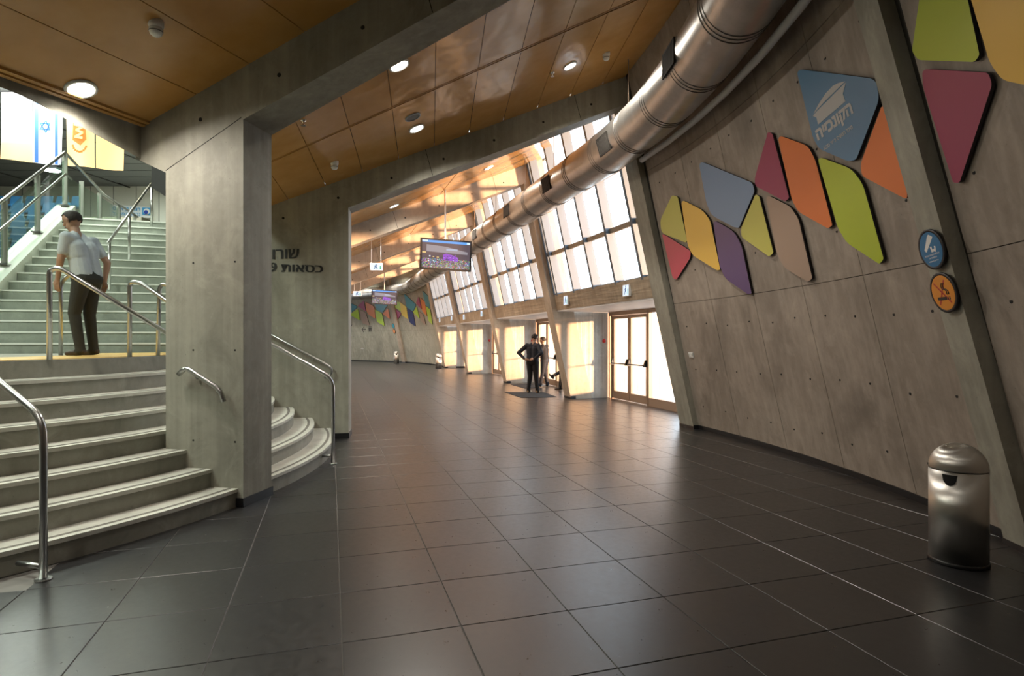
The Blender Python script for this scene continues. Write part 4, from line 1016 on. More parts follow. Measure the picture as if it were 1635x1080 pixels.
disc('round_sign', 629.5, 529, 3.6, 0.10, flat('far_sign_orange', (0.75, 0.28, 0.08), .4), 'tiny round orange sign on the far wall below the blue one')
# switch plates
for (px, py, w_, h_, lab) in ((1103.5, 567, .13, .09, 'white switch plate low on the right wall beside the door rib'), (578.5, 557, .26, .08, 'pale socket plate low on the far curved wall')):
    s, z = hit_outer(px, py, .095); c = surf(s, z, .095); n, t = path(s)[1], path(s)[2]; up = (V2(0, 0, 1)-n*LEAN).normalized(); e = empty('switch_plate', c, lab, 'switch')
    mb = MB(); mb.box(c, (w_, .016, h_), M['white'], (t, up.cross(t), up)); mb.build('plate', e)
    mb = MB(); nn = t.cross(up); nn = nn if nn.dot(n) < 0 else -nn
    for k in (-.25, .25): mb.box(c+t*w_*k+nn*.01, (w_*.3, .01, h_*.5), M['offwhite'], (t, nn, up))
    mb.build('rocker', e)

# ================================================================ CEILING FITTINGS
def on_ceiling(px, py):
    best = None
    for ia, ib in zip(ids[:-1], ids[1:]):
        fa, fb = FD[ia], FD[ib]
        def g(q, v):
            p = cpt(fa, fb, q, v, -.024)
            return (p.x*F-(px-W0/2)*p.y, (p.z-CAMZ)*F-(HZ-py)*p.y)
        q, v = 3.5, .5
        for _ in range(30):
            a0 = g(q, v); dq = [(x-y)/1e-3 for x, y in zip(g(q+1e-3, v), a0)]; dv = [(x-y)/1e-3 for x, y in zip(g(q, v+1e-3), a0)]
            det = dq[0]*dv[1]-dq[1]*dv[0]
            if abs(det) < 1e-9: break
            q -= (a0[0]*dv[1]-a0[1]*dv[0])/det; v -= (dq[0]*a0[1]-dq[1]*a0[0])/det
        if .4 < q < 7.6 and -.02 <= v <= 1.02:
            p = cpt(fa, fb, q, v, -.024)
            if p.y > 1 and (best is None or p.y < best[0]):
                nn = (cpt(fa, fb, q+.1, v, -.024)-p).cross(cpt(fa, fb, q, v+.05, -.024)-p).normalized(); best = (p.y, p, nn if nn.z < 0 else -nn)
    return best[1], best[2]
glow = flat('lamp_lens', (1, 1, 1), .4, emit=(1.0, 0.93, 0.80), es=30)
chrome = flat('polished_reflector', (0.8, 0.8, 0.8), .12, 1.0)
def downlight(p, n, power, label, r=0.10, lit=True, sz=1.0):
    e = empty('downlight', p, label, 'ceiling light')
    mb = MB(); mb.lathe([(r*1.25, -.004), (r*1.25, 0.012), (r*1.02, 0.016), (r*0.98, -.004)], p, M['white'], 28, n, cap=False); mb.build('trim_ring', e)
    mb = MB(); mb.lathe([(r, 0.002), (r*.55, 0.008), (0.001, 0.010)], p, glow, 28, n, cap=False); mb.build('lens', e)
    l = bpy.data.lights.new('downlight_lamp', 'AREA'); l.shape = 'DISK'; l.size = r*2; l.energy = power; l.color = (1.0, 0.94, 0.84); l.spread = math.radians(150)
    o = bpy.data.objects.new('downlight_lamp', l); COL.objects.link(o); o.location = p+n*0.035; o.rotation_euler = n.to_track_quat('-Z', 'Y').to_euler()
    o.visible_glossy = True
    return e
for (px, py, pw, r, lab) in ((129, 142, 26, .10, 'glaring round downlight in the near left ceiling'), (637, 104, 42, .10, 'round downlight touching the near beam edge in the middle ceiling'),
                          (910, 105, 48, .09, 'round downlight toward the duct in the middle ceiling'), (665, 205, 42, .10, 'round downlight beside the ceiling speaker'),
                          (629, 329, 20, .10, 'round downlight in the shaded part of the sunlit far ceiling'), (780, 268, 20, .10, 'round downlight within the sunlit ceiling patch')):
    p, n = on_ceiling(px, py); downlight(p, n, pw, lab, r)
# unseen fill downlights added above and behind the camera
for (ia, q, v, pw, w_) in ((0, 3.0, .30, 10, 'overhead'), (0, 5.6, .25, 20, 'near the stairs overhead'), (-1, 3.0, .5, 10, 'behind the camera'), (-1, 5.6, .5, 10, 'behind the camera toward the stairs')):
    fa, fb = FD[ia], FD[ia+1]; p = cpt(fa, fb, q, v, -.024); nn = (cpt(fa, fb, q+.1, v)-p).cross(cpt(fa, fb, q, v+.05)-p).normalized(); nn = nn if nn.z < 0 else -nn
    downlight(p, nn, pw, 'added fill downlight '+w_+', out of the frame', .10)
for (ia, q, v) in ((3, 2.6, .5), (3, 4.8, .5), (4, 2.6, .5), (4, 4.8, .5), (5, 2.6, .5), (5, 4.8, .5), (6, 2.2, .3), (6, 2.2, .7), (6, 4.8, .5), (7, 2.4, .3), (7, 2.4, .8), (8, 2.4, .5)):  # fill downlights added behind the beams to brighten the far bays
    fa, fb = FD[ia], FD[ia+1]; p = cpt(fa, fb, q, v, -.024); nn = (cpt(fa, fb, q+.1, v)-p).cross(cpt(fa, fb, q, v+.05)-p).normalized(); nn = nn if nn.z < 0 else -nn
    downlight(p, nn, 75, 'added fill downlight in bay %s beyond the nearer television, %s' % (('', '', '', 'one', 'two', 'three', 'four', 'five', 'six', 'seven')[ia], ('window side' if q < 4 else 'inner side')+(', near end' if v < .4 else ', far end' if v > .6 else '')), .10)
# speaker
p, n = on_ceiling(659, 187); e = empty('ceiling_speaker', p, 'round grey ceiling speaker beside a downlight', 'speaker')
mb = MB(); mb.lathe([(.115, -.002), (.115, .010), (.10, .014), (.10, .004)], p, M['alu'], 28, n, cap=False); mb.build('rim', e); mb = MB(); mb.lathe([(.10, .004), (.001, .008)], p, M['grey'], 28, n, cap=False); mb.build('grille', e)
def detector(px, py, lab, r=.055):
    p, n = on_ceiling(px, py-4); dn = V2(0, 0, -1); e = empty('smoke_detector', p, lab, 'smoke detector')
    mb = MB(); mb.lathe([(r*1.05, -.03), (r*1.05, .02), (r*.9, .035)], p, M['white'], 24, dn); mb.build('base', e)
    mb = MB(); mb.lathe([(r*.9, .035), (r*.95, .06), (r*.8, .085), (r*.5, .10), (.001, .105)], p, M['white'], 24, dn, cap=False); mb.build('head', e)
    mb = MB(); mb.lathe([(r*.955, .060), (r*.96, .064), (r*.9, .068)], p, M['grey'], 24, dn, cap=False); mb.build('slot', e)
detector(249, 42, 'white smoke detector on the near left ceiling'); detector(534, 264, 'white smoke detector near the column on the middle ceiling'); detector(968, 90, 'white smoke detector right of the duct side downlight')
for (px, py, lab) in ((484, 197, 'small chrome sprinkler head just right of the near beam'), (882, 120, 'small chrome sprinkler head left of the duct side downlight')):
    p, n = on_ceiling(px, py-4); e = empty('sprinkler', p, lab, 'sprinkler'); dn = V2(0, 0, -1)
    mb = MB(); mb.lathe([(.035, -.02), (.035, .008), (.012, .012), (.012, .05)], p, chrome, 14, dn); mb.build('body', e)
    mb = MB(); mb.lathe([(.03, .055), (.03, .058)], p, chrome, 14, dn); mb.tube([p+V2(.012, 0, -.02), p+V2(.018, 0, -.04), p+V2(.004, 0, -.056)], .003, chrome, 5); mb.tube([p+V2(-.012, 0, -.02), p+V2(-.018, 0, -.04), p+V2(-.004, 0, -.056)], .003, chrome, 5); mb.build('deflector', e)

# ================================================================ SCREENS AND SIGNS THAT HANG
def em(name, c, es=1.0): return flat(name, (0.01, 0.01, 0.01), .4, emit=c, es=es)
s_bar, s_bar2, s_gry, s_gry2, s_pur, s_yel, s_wht = em('screen_blue', (.10, .32, .75)), em('screen_pale', (.6, .75, .95)), em('screen_hall', (.26, .24, .27)), em('screen_roof', (.09, .065, .08)), em('screen_stage', (.26, .07, .50)), em('screen_gold', (.7, .5, .2)), em('screen_white', (.7, .7, .8))
m, nt, b = new_mat('screen_crowd'); b.inputs['Base Color'].default_value = (.01, .01, .01, 1)
tc = N(nt, 'ShaderNodeTexCoord'); vo = N(nt, 'ShaderNodeTexVoronoi'); vo.inputs['Scale'].default_value = 55; nt.links.new(tc.outputs['Object'], vo.inputs['Vector'])
hs = N(nt, 'ShaderNodeHueSaturation'); hs.inputs['Saturation'].default_value = .45; nt.links.new(vo.outputs['Color'], hs.inputs['Color'])
pwn = N(nt, 'ShaderNodeGamma'); pwn.inputs['Gamma'].default_value = 4.5; nt.links.new(hs.outputs[0], pwn.inputs[0])
c = mixc(nt, 0.5, pwn.outputs[0], (.09, .06, .08)); nt.links.new(c, b.inputs['Emission Color']); b.inputs['Emission Strength'].default_value = 1.0
s_crowd = m; s_pl = em('screen_stage_bright', (.62, .30, .95)); s_pl2 = em('screen_stage_dim', (.12, .03, .25))
def screen(name, corners, Y, label, yaw_d=0.0, topz=None):
    # corners TL TR BR BL in the photo, right edge yaw_d further away
    Ys = (Y, Y+yaw_d, Y+yaw_d, Y); C_ = [ray(x, y, yy) for (x, y), yy in zip(corners, Ys)]
    ctr = sum(C_, Vector())/4; X = ((C_[1]-C_[0])+(C_[2]-C_[3])).normalized(); Z = ((C_[0]-C_[3])+(C_[1]-C_[2])); Z = (Z-X*Z.dot(X)).normalized(); Nn = X.cross(Z)*1.0
    if Nn.y > 0: Nn = -Nn
    w_ = ((C_[1]-C_[0]).length+(C_[2]-C_[3]).length)/2; h_ = ((C_[0]-C_[3]).length+(C_[1]-C_[2]).length)/2
    e = empty(name, ctr, label, 'television'); mb = MB(); mb.box(ctr-Nn*.03, (w_, .06, h_), M['dark'], (X, Nn, Z)); mb.box(ctr-Nn*.09, (w_*.6, .08, h_*.6), M['dark'], (X, Nn, Z)); mb.build('casing', e)
    g = lambda u, v, o=0.002: ctr+X*((u-.5)*w_)+Z*((v-.5)*h_)+Nn*o
    sm = MB(); b_ = .035
    def rr(u0, v0, u1, v1, mat, o): sm.add([g(u0, v0, o), g(u1, v0, o), g(u1, v1, o), g(u0, v1, o)], [[0, 1, 2, 3]], mat)
    rr(b_, b_*1.6, 1-b_, 1-b_*1.6, s_gry2, .002); rr(b_, .87, 1-b_, .945, s_bar, .003); rr(b_, .90, .14, .945, s_bar2, .004); rr(.90, .88, .96, .94, s_bar2, .004)
    rr(b_, b_*1.6, 1-b_, .36, s_crowd, .003)
    sm.add([g(.12, .80, .003), g(.50, .76, .003), g(.92, .62, .003), g(.92, .54, .003), g(.12, .58, .003)], [[0, 1, 2, 3, 4]], s_gry)
    rr(.50, .64, .72, .70, em('screen_banner', (.35, .40, .52)), .004)
    sm.add([g(.44, .32, .005), g(.74, .30, .005), g(.74, .42, .005), g(.62, .50, .005), g(.50, .54, .005), g(.44, .50, .005)], [[0, 1, 2, 3, 4, 5]], s_pur)
    rr(.03+.01, .52, .11, .57, s_yel, .005); rr(.24, .40, .27, .43, s_yel, .005); rr(.32, .39, .36, .42, s_yel, .005); rr(.17, .41, .20, .45, s_wht, .005)
    rnd = random.Random(3)
    for k in range(40):
        u, v = rnd.uniform(.45, .71), rnd.uniform(.32, .49); a = rnd.uniform(.01, .025); rr(u, v, u+a, v+a, rnd.choice([s_pl, s_pur, s_gry2, s_pl2]), .006)
    for k in range(46):
        u, v = rnd.uniform(.05, .93), rnd.uniform(.08, .34); a = rnd.uniform(.008, .02); rr(u, v, u+a, v+a*1.3, rnd.choice([s_wht, s_bar, s_pur, s_yel, s_gry, s_bar2]), .005)
    sm.build('screen', e)
    tz = topz; back = ctr-Nn*.13; mb = MB(); mb.tube([back+V2(0, 0, -h_*.2), V2(back.x, back.y, tz)], .022, M['white'], 10); mb.build('ceiling_pole', e)
    mb = MB(); mb.box(back, (.2, .06, .2), M['dark'], (X, Nn, Z)); mb.build('mount_plate', e); return e
screen('television', [(672.5, 379), (753.5, 386), (752, 434), (669, 429.5)], 14.3, 'larger nearer television hanging from a white pole showing an arena crowd', .35, 5.45)
screen('television', [(593, 462), (635, 464.5), (634, 487.5), (593, 485.5)], 28.2, 'smaller farther television hanging in front of the far coloured wall', .3, 5.3)
sg_g = em('exit_green', (.02, .38, .20)); sg_w = em('exit_white', (.66, .78, .95), 1.0); sg_d = em('exit_dark', (.02, .08, .20))
def exitface(e, g):
    mb = MB()
    def rr(u0, v0, u1, v1, mat, o=.004): mb.add([g(u0, v0, o), g(u1, v0, o), g(u1, v1, o), g(u0, v1, o)], [[0, 1, 2, 3]], mat)
    rr(.04, .06, .96, .94, sg_w, .002); rr(.80, .12, .92, .60, sg_g)
    mb.add([g(.30, .15, .005), g(.38, .15, .005), g(.46, .45, .005), g(.56, .20, .005), g(.64, .22, .005), g(.52, .60, .005), g(.62, .66, .005), g(.58, .74, .005), g(.44, .72, .005), g(.34, .56, .005), g(.40, .52, .005)], [list(range(11))], sg_d)
    mb.add([g(.50+.05*math.cos(k), .82+.09*math.sin(k), .005) for k in range(6)], [list(range(6))], sg_d); mb.build('pictogram', e)
def exit_sign(c, X, Nn, w_, h_, label, hang=None):
    e = empty('exit_sign', c, label, 'exit sign'); Z = V2(0, 0, 1); mb = MB(); mb.box(c-Nn*.025, (w_, .05, h_), M['white'], (X, Nn, Z)); mb.build('housing', e)
    exitface(e, lambda u, v, o=0: c+X*((u-.5)*w_)+Z*((v-.5)*h_)+Nn*o)
    if hang:
        mb = MB()
        for k in (-.38, .38): q = c+X*(k*w_)-Nn*.02+V2(0, 0, h_/2); mb.tube([q, V2(q.x, q.y, hang)], .008, M['white'], 6)
        mb.build('hanger_rod', e)
exit_sign(ray(600.5, 426, 18.5), Vector((1, .1, 0)).normalized(), V2(0.1, -1, 0).normalized(), .38, .22, 'hanging exit sign on two rods between the beams', 5.1)
exit_sign(ray(570.5, 469, 26.5), Vector((1, .1, 0)).normalized(), V2(.1, -1, 0).normalized(), .36, .22, 'farther hanging exit sign beside the opening edge', 5.1)
for (px, py, lab) in ((1000.5, 464, 'lintel exit sign nearest the near door rib'), (904, 480, 'lintel exit sign at the far end of the nearest lintel'), (769.5, 501, 'lintel exit sign on the second lintel'),
                      (741, 506.5, 'near exit sign on the third lintel'), (721.5, 508.5, 'far exit sign on the third lintel'), (702.3, 511.5, 'exit sign on the farthest lintel')):
    s, z = hit_outer(px, py, 0.10); p = surf(s, z, .10); n, t = path(s)[1], path(s)[2]; exit_sign(p-n*.02, -t, -n, .26 if px > 800 else .30, .24, lab)

# ================================================================ BINS
def bin_(px, py, lab, rot=0.0, R=.178, Hh=.86):
    p = ray(px, py, CAMZ*F/(py-HZ)); p.z = 0; e = empty('waste_bin', p, lab, 'bin', 'bullet shaped steel bins')
    mb = MB(); mb.lathe([(R+.006, 0), (R+.006, .025), (R, .03)], p, M['black'], 48); mb.build('base_ring', e)
    hb = Hh-R*1.02
    mb = MB(); mb.lathe([(R, .03), (R, hb-.012)], p, M['bin'], 64, cap=True); body = mb.build('drum', e)
    mb = MB(); prof = [(R, hb-.008)]+[(R*math.cos(a), hb+R*1.0*math.sin(a)) for a in [k*math.pi/2/14 for k in range(15)]]; mb.lathe([(max(r, .002), h) for r, h in prof], p, M['bin'], 64, cap=True); mb.build('dome_lid', e)
    to = (V2(0, 0, 0)-p); to.z = 0; ang = math.atan2(to.y, to.x)+rot
    sl = MB(); L1, L2 = [], []
    for k in range(15):
        a = -1+2*k/14; th_ = ang+a*.26; dz = -.075*(1-a*a)**.5
        rad = R+.0015; L1.append(V2(p.x+rad*math.cos(th_), p.y+rad*math.sin(th_), hb-.03)); L2.append(V2(p.x+rad*math.cos(th_), p.y+rad*math.sin(th_), hb-.03+dz-.002))
    sl.add(L1+L2, [[k, k+1, 15+k+1, 15+k] for k in range(14)], M['hole']); sl.build('slot', e)
    return e
bin_(1530, 897, 'large bullet shaped steel bin standing nearest the camera by the right wall', -.28)
bin_(633, 580.8, 'far left steel bin below the tiny round signs'); bin_(700.5, 588.5, 'far right steel bin at the end of the window bays')
# door mats
def fpx(px, py): p = ray(px, py, CAMZ*F/(py-HZ)); p.z = 0; return p
matm = concrete('dark_mat', (.010, .010, .011), (.018, .018, .018), streak=0, stain=0, rough=.95)
for q, lab in ((((805.5, 626.7), (868, 627), (889, 634.6), (832, 635.6)), 'dark entrance mat under the officer with hands on hips'), (((815.5, 614.5), (849, 613.6), (863, 619.8), (838, 620.6)), 'dark entrance mat farther inside the second door bay')):
    L = [fpx(*p) for p in q]; mb = MB(); mb.prism([p+V2(0, 0, .0005) for p in L], [p+V2(0, 0, .012) for p in L], matm); mb.build('door_mat', label=lab, category='mat')
# outside railing and planter wall
D0 = path(4.2)[0]
rl = empty('outdoor_railing', D0+ND*7, 'metal railing outside the nearest glass doors', 'railing')
mb = MB(); mb.tube([J1+ND*8+WD*-4+V2(0, 0, .95), J1+ND*8+WD*30+V2(0, 0, .95)], .03, M['alu'], 8); mb.build('top_rail', rl)
for k in range(0, 26): mb = MB(); q = J1+ND*8+WD*(-3.5+k*1.3); mb.tube([q, q+V2(0, 0, .95)], .022, M['alu'], 8); mb.build('post', rl)

# ================================================================ PEOPLE
SKIN = concrete('skin_tone', (0.42, 0.24, 0.16), (0.46, 0.27, 0.18), streak=0, stain=0, rough=.5)
HAIR = flat('dark_hair', (0.02, 0.014, 0.01), .7); EYE = flat('eye', (.02, .015, .01), .3); LIP = flat('lip', (.30, .11, .09), .5)
def person(name, label, J, cloth, yaw, loc, vox=0.011, bulk=1.0, scale=1.0, skin=SKIN, hair=HAIR, hairstyle='short', hands=None):
    """J: joints in metres in the body frame (x right of the body, y forward, z up)"""
    e = empty(name, loc, label, 'person')
    seg = []                                   # a, b, ra, rb, material key
    def s_(a, b_, ra, rb, m_): k_ = bulk if m_ in ('top', 'leg') else 1.0; seg.append((Vector(a), Vector(b_), ra*k_, rb*k_, m_))
    pel, chest, neck, head = [Vector(J[k]) for k in ('pelvis', 'chest', 'neck', 'head')]
    hd = (head-neck).normalized(); fwd = Vector(J.get('face', (0, 1, 0))).normalized(); fwd = (fwd-hd*fwd.dot(hd)).normalized(); sd_ = fwd.cross(hd)
    body_side = (Vector(J['shoulder_r'])-Vector(J['shoulder_l'])).normalized()
    for k in (-1, 1):
        s_(pel+body_side*.075*k, chest+body_side*.075*k-(chest-pel)*.25, .105, .098, 'top'); s_(chest+body_side*.08*k-(chest-pel)*.3, chest+body_side*.085*k, .105, .112, 'top')
        s_(chest+body_side*.08*k, neck+body_side*.05*k-Vector((0, 0, .05)), .11, .065, 'top')
    s_(pel-Vector((0, 0, .06))+body_side*.06, pel-Vector((0, 0, .06))-body_side*.06, .115, .115, 'leg')
    s_(neck-Vector((0, 0, .03)), neck+hd*.06, .056, .052, 'skin')
    s_(head+hd*.02-fwd*.015, head+hd*.035+fwd*.01, .088, .084, 'skin'); s_(head-hd*.06+fwd*.035, head-hd*.03, .052, .075, 'skin')
    s_(head-hd*.095+fwd*.055, head-hd*.08+fwd*.03, .026, .04, 'skin')
    s_(head+hd*.02+fwd*.092, head-hd*.022+fwd*.108, .008, .014, 'skin')
    for k in (-1, 1): s_(head+sd_*.086*k-fwd*.005+hd*.012, head+sd_*.088*k-fwd*.005-hd*.022, .017, .012, 'skin')
    for sd2 in 'lr':
        sh, el, wr = [Vector(J[k+'_'+sd2]) for k in ('shoulder', 'elbow', 'wrist')]; slv = cloth.get('sleeve', 1.0)
        s_(chest.lerp(sh, .6)+Vector((0, 0, .02)), sh, .075, .062, 'top')
        mid = sh.lerp(el, slv*2 if slv < .5 else 1.0)
        s_(sh, mid, .060, .052, 'top')
        if slv < .5: s_(mid, el, .043, .040, 'skin'); s_(el, wr, .041, .026, 'skin')
        else: s_(el, el.lerp(wr, .95), .048, .034, 'top'); s_(el.lerp(wr, .9), wr, .027, .026, 'skin')
        hv = Vector(J.get('hand_'+sd2, el.lerp(wr, 2)-el)); hv = hv.normalized(); pn = Vector(J.get('palm_'+sd2, (0, 1, 0))); pn = (pn-hv*pn.dot(hv)).normalized(); sx = hv.cross(pn)
        s_(wr, wr+hv*.05, .026, .024, 'skin')
        for f_, (off, ln) in enumerate(((-.030, .068), (-.010, .078), (.010, .074), (.029, .058))):
            k0 = wr+hv*.045+sx*off*.7; k1 = wr+hv*.09+sx*off; k2 = k1+hv*ln*.5+pn*ln*.18; k3 = k2+hv*ln*.32+pn*ln*.34
            s_(k0, k1, .012, .0105, 'skin'); s_(k1, k2, .0100, .0092, 'skin'); s_(k2, k3, .0092, .008, 'skin')
        t0 = wr+hv*.02-sx*.022; t1 = t0+hv*.035-sx*.026+pn*.01; t2 = t1+hv*.034-sx*.006+pn*.016; s_(t0, t1, .014, .011, 'skin'); s_(t1, t2, .011, .009, 'skin')
        hp, kn, an = [Vector(J[k+'_'+sd2]) for k in ('hip', 'knee', 'ankle')]; tf = Vector(J.get('toe_'+sd2, (0, 1, 0))).normalized()
        s_(hp, kn, .098, .064, 'leg'); s_(kn, an, .062, .050, 'leg'); s_(an, an-Vector((0, 0, .02)), .052, .055, 'leg')
        s_(an+Vector((0, 0, -.035))-tf*.03, an+tf*.05+Vector((0, 0, -.045)), .040, .038, 'shoe'); s_(an+tf*.05+Vector((0, 0, -.045)), an+tf*.155+Vector((0, 0, -.055)), .038, .028, 'shoe')
    bm = bmesh.new()
    for a, b_, ra, rb, m_ in seg:
        ax = b_-a; L = max(ax.length, 1e-4); z = ax/L if ax.length > 1e-4 else Vector((0, 0, 1)); rot = z.to_track_quat('Z', 'Y').to_matrix().to_4x4()
        prof = [(-ra, .001)]+[(-ra*math.cos(t), ra*math.sin(t)) for t in (.35, .7, 1.05, 1.4)]+[(L+rb*math.sin(t), rb*math.cos(t)) for t in (.17, .5, .87, 1.2)]+[(L+rb, .001)]
        n = 14; rings = []
        for h, r in prof: rings.append([bm.verts.new(Matrix.Translation(a) @ rot @ Vector((r*math.cos(2*math.pi*j/n), r*math.sin(2*math.pi*j/n), h))) for j in range(n)])
        for i in range(len(rings)-1):
            for j in range(n): bm.faces.new([rings[i][j], rings[i][(j+1) % n], rings[i+1][(j+1) % n], rings[i+1][j]])
        bm.faces.new(rings[0][::-1]); bm.faces.new(rings[-1])
    me = bpy.data.meshes.new('tmp'); bm.to_mesh(me); bm.free(); o = bpy.data.objects.new('tmp', me); COL.objects.link(o)
    rm = o.modifiers.new('r', 'REMESH'); rm.mode = 'VOXEL'; rm.voxel_size = vox; sm = o.modifiers.new('s', 'SMOOTH'); sm.factor = .5; sm.iterations = 3
    bpy.context.view_layer.update(); dg = bpy.context.evaluated_depsgraph_get(); body = bpy.data.meshes.new_from_object(o.evaluated_get(dg)); bpy.data.objects.remove(o)
    keys = ['skin', 'top', 'leg', 'shoe']; body.materials.clear()
    for k in keys: body.materials.append(skin if k == 'skin' else cloth[k])
    pri = {'skin': 0, 'top': .012, 'leg': .004, 'shoe': 0.0}; idx = []
    for p in body.polygons:
        c = p.center; best = None
        for a, b_, ra, rb, m_ in seg:
            ax = b_-a; t = max(0, min(1, (c-a).dot(ax)/max(ax.length_squared, 1e-9))); dd = (c-a-ax*t).length-(ra+(rb-ra)*t)
            if best is None or dd < best[0]: best = (dd, m_)
        idx.append(keys.index(best[1]))
    body.polygons.foreach_set('material_index', idx); body.polygons.foreach_set('use_smooth', [True]*len(idx)); body.update()
    e.rotation_euler = (0, 0, yaw); e.scale = (scale,)*3
    def child(nm, mesh):
        ob = bpy.data.objects.new(nm, mesh); COL.objects.link(ob); ob.parent = e; return ob
    child('body', body)
    # hair shell, eyes, mouth
    hb = bmesh.new(); bmesh.ops.create_icosphere(hb, subdivisions=3, radius=1.0)
    X = Matrix((sd_, fwd, hd)).transposed()
    for v in list(hb.verts):
        c = v.co; 
        if (c.y > .30 and c.z < .42) or (c.z < -.20 and c.y > .02) or c.z < -.72: hb.verts.remove(v); continue
    for v in hb.verts:
        c = v.co.copy(); v.co = head+hd*.027-fwd*.008+X @ Vector((c.x*.096, c.y*.109, c.z*.100))
    hm = bpy.data.meshes.new('hair'); hb.to_mesh(hm); hb.free(); hm.materials.append(hair); ho = child('hair', hm)
    so = ho.modifiers.new('s', 'SOLIDIFY'); so.thickness = .004; so.offset = 1
    mb = MB()
    for k in (-1, 1): mb.lathe([(.001, -.008), (.008, -.004), (.009, 0), (.008, .004), (.001, .008)], head+fwd*.089+sd_*.032*k+hd*.012, EYE, 8, sd_)
    mb.box(head+fwd*.088-hd*.058, (.045, .012, .009), LIP, (sd_, fwd, hd))
    me2 = mb.build('face_detail'); me2.parent = e
    return e
def J0(**kw):
    d = dict(pelvis=(0, 0, .97), chest=(0, 0, 1.28), neck=(0, 0, 1.47), head=(0, .02, 1.63),
             shoulder_l=(-.19, 0, 1.42), elbow_l=(-.23, -.02, 1.13), wrist_l=(-.22, .05, .88), shoulder_r=(.19, 0, 1.42), elbow_r=(.23, -.02, 1.13), wrist_r=(.22, .05, .88),
             hip_l=(-.095, 0, .90), knee_l=(-.10, .03, .50), ankle_l=(-.11, 0, .085), hip_r=(.095, 0, .90), knee_r=(.10, .03, .50), ankle_r=(.11, 0, .085), hand_l=(0, .1, -1), hand_r=(0, .1, -1), palm_l=(1, 0, 0), palm_r=(-1, 0, 0))
    d.update(kw); return d
tee = concrete('pale_grey_tee', (.46, .50, .52), (.54, .57, .58), streak=0, stain=0, rough=.9); trou = concrete('dark_olive_trousers', (.030, .028, .022), (.045, .042, .032), streak=0, stain=0, rough=.9)
shoe = flat('brown_shoe', (.05, .03, .018), .5); navy = concrete('dark_uniform', (.012, .014, .022), (.020, .022, .032), streak=0, stain=0, rough=.85); blk = flat('black_trousers', (.010, .010, .012), .9); tan = flat('tan_sneaker', (.45, .30, .16), .6); wshoe = flat('white_sneaker', (.5, .5, .5), .6)
# man on the landing: faces left, upper body bent forward
pm = V2(-5.33, 7.38, LZ+.002)
person('person', 'person in a pale t-shirt and dark trousers bending forward on the stair landing',
       J0(pelvis=(0, -.03, 1.00), chest=(0, .04, 1.31), neck=(0, .095, 1.50), head=(0, .15, 1.655), face=(0, .97, -.25),
          shoulder_l=(-.19, .09, 1.43), elbow_l=(-.21, .14, 1.15), wrist_l=(-.17, .20, .93), shoulder_r=(.19, .02, 1.43), elbow_r=(.24, -.12, 1.17), wrist_r=(.22, -.10, .93),
          hip_l=(-.09, -.03, .93), knee_l=(-.09, .06, .52), ankle_l=(-.09, -.01, .085), hip_r=(.09, -.03, .93), knee_r=(.09, .0, .52), ankle_r=(.09, -.05, .085)),
       {'top': tee, 'leg': trou, 'shoe': shoe, 'sleeve': .32}, math.radians(92), pm, vox=.010, bulk=1.08, scale=1.015)
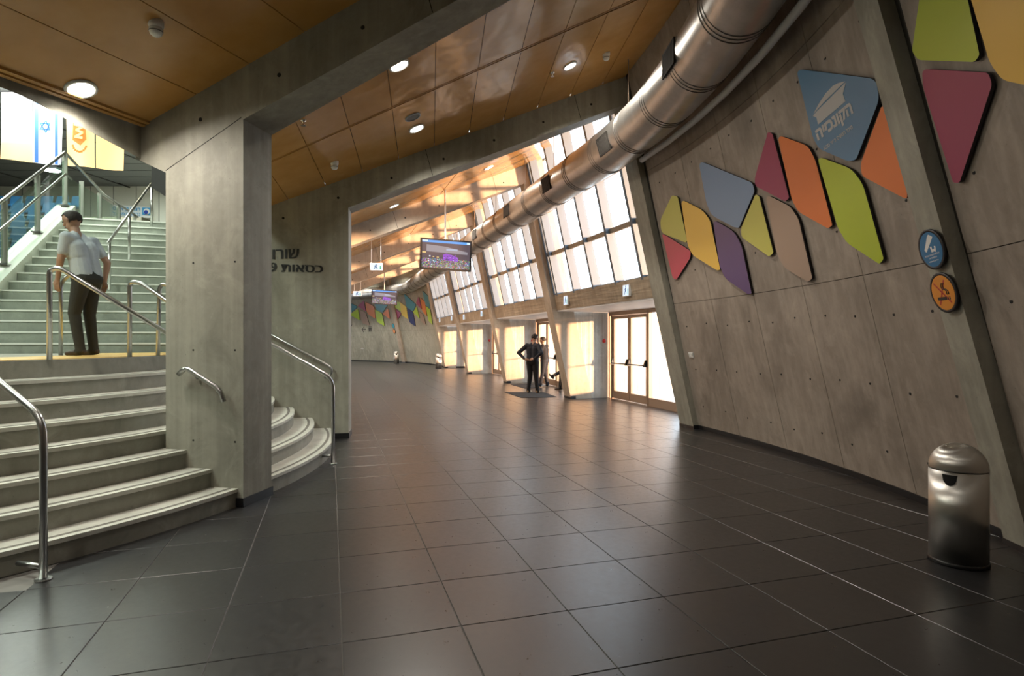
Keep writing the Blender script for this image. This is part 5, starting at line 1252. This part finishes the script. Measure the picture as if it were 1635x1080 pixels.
# officers by the door
p1 = fpx(850.5, 628.5); p1.z = .013
o1 = person('person', 'person in dark uniform with hands on hips standing on the entrance mat',
       J0(pelvis=(0, 0, .99), chest=(0, .03, 1.29), neck=(0, .06, 1.48), head=(.02, .10, 1.64), face=(.35, 1, -.35),
          elbow_l=(-.40, -.14, 1.20), wrist_l=(-.19, -.17, 1.02), hand_l=(1, -.1, -.2), palm_l=(0, 1, 0), elbow_r=(.36, -.16, 1.20), wrist_r=(.14, -.19, 1.02), hand_r=(-1, -.1, -.2), palm_r=(0, 1, 0),
          ankle_l=(-.14, 0, .085), ankle_r=(.14, .03, .085)), {'top': navy, 'leg': blk, 'shoe': tan}, math.radians(-28), p1, vox=.014, bulk=1.18)
p2 = fpx(869.5, 618.5); p2.z = .013
person('person', 'person in black with one arm raised to the face, behind the officer by the door',
       J0(pelvis=(0, 0, .95), chest=(0, .02, 1.25), neck=(0, .05, 1.42), head=(0, .07, 1.57), elbow_r=(.26, .22, 1.22), wrist_r=(.10, .30, 1.42), hand_r=(-.5, -.1, .8), palm_r=(0, -1, 0), elbow_l=(-.28, .05, 1.12), wrist_l=(-.20, .26, 1.14), hand_l=(.6, .8, .1), palm_l=(0, 0, 1),
          shoulder_l=(-.19, 0, 1.37), shoulder_r=(.19, 0, 1.37), hip_l=(-.09, 0, .88), hip_r=(.09, 0, .88), ankle_l=(-.12, .1, .085), ankle_r=(.13, -.05, .085)), {'top': blk, 'leg': navy, 'shoe': wshoe, 'sleeve': .3}, math.radians(65), p2, vox=.014, bulk=1.15)
p3 = V2(2.02, 18.9, 0)
person('person', 'seated person in black mostly hidden by the door rib, one knee and shoe showing',
       J0(pelvis=(0, 0, .52), chest=(0, -.02, .84), neck=(0, -.01, 1.03), head=(0, .02, 1.19), shoulder_l=(-.19, -.02, .98), shoulder_r=(.19, -.02, .98), elbow_l=(-.24, .05, .70), elbow_r=(.24, .05, .70), wrist_l=(-.14, .28, .62), wrist_r=(.14, .28, .62), hand_l=(0, 1, 0), hand_r=(0, 1, 0), palm_l=(0, 0, -1), palm_r=(0, 0, -1),
          hip_l=(-.10, .03, .50), hip_r=(.10, .03, .50), knee_l=(-.10, .45, .50), ankle_l=(-.10, .48, .085), knee_r=(.08, .42, .60), ankle_r=(-.12, .72, .44), toe_r=(0, .6, .7)), {'top': blk, 'leg': blk, 'shoe': shoe}, math.radians(84), p3, vox=.015)
ch = empty('plastic_chair', p3, 'pale plastic chair under the seated person by the door', 'chair'); chm = flat('pale_blue_plastic', (.45, .55, .65), .4)
mb = MB(); mb.box(p3+V2(-.04, 0, .39), (.42, .44, .03), chm); mb.build('seat', ch)
mb = MB(); mb.box(p3+V2(.20, 0, .66), (.03, .42, .46), chm); mb.build('backrest', ch)
for a in (-.22, .17):
    for b_ in (-.19, .19): mb = MB(); mb.tube([p3+V2(a, b_, 0), p3+V2(a, b_, .38)], .016, chm, 8); mb.build('leg', ch)
# light stand / open door edge by the officers
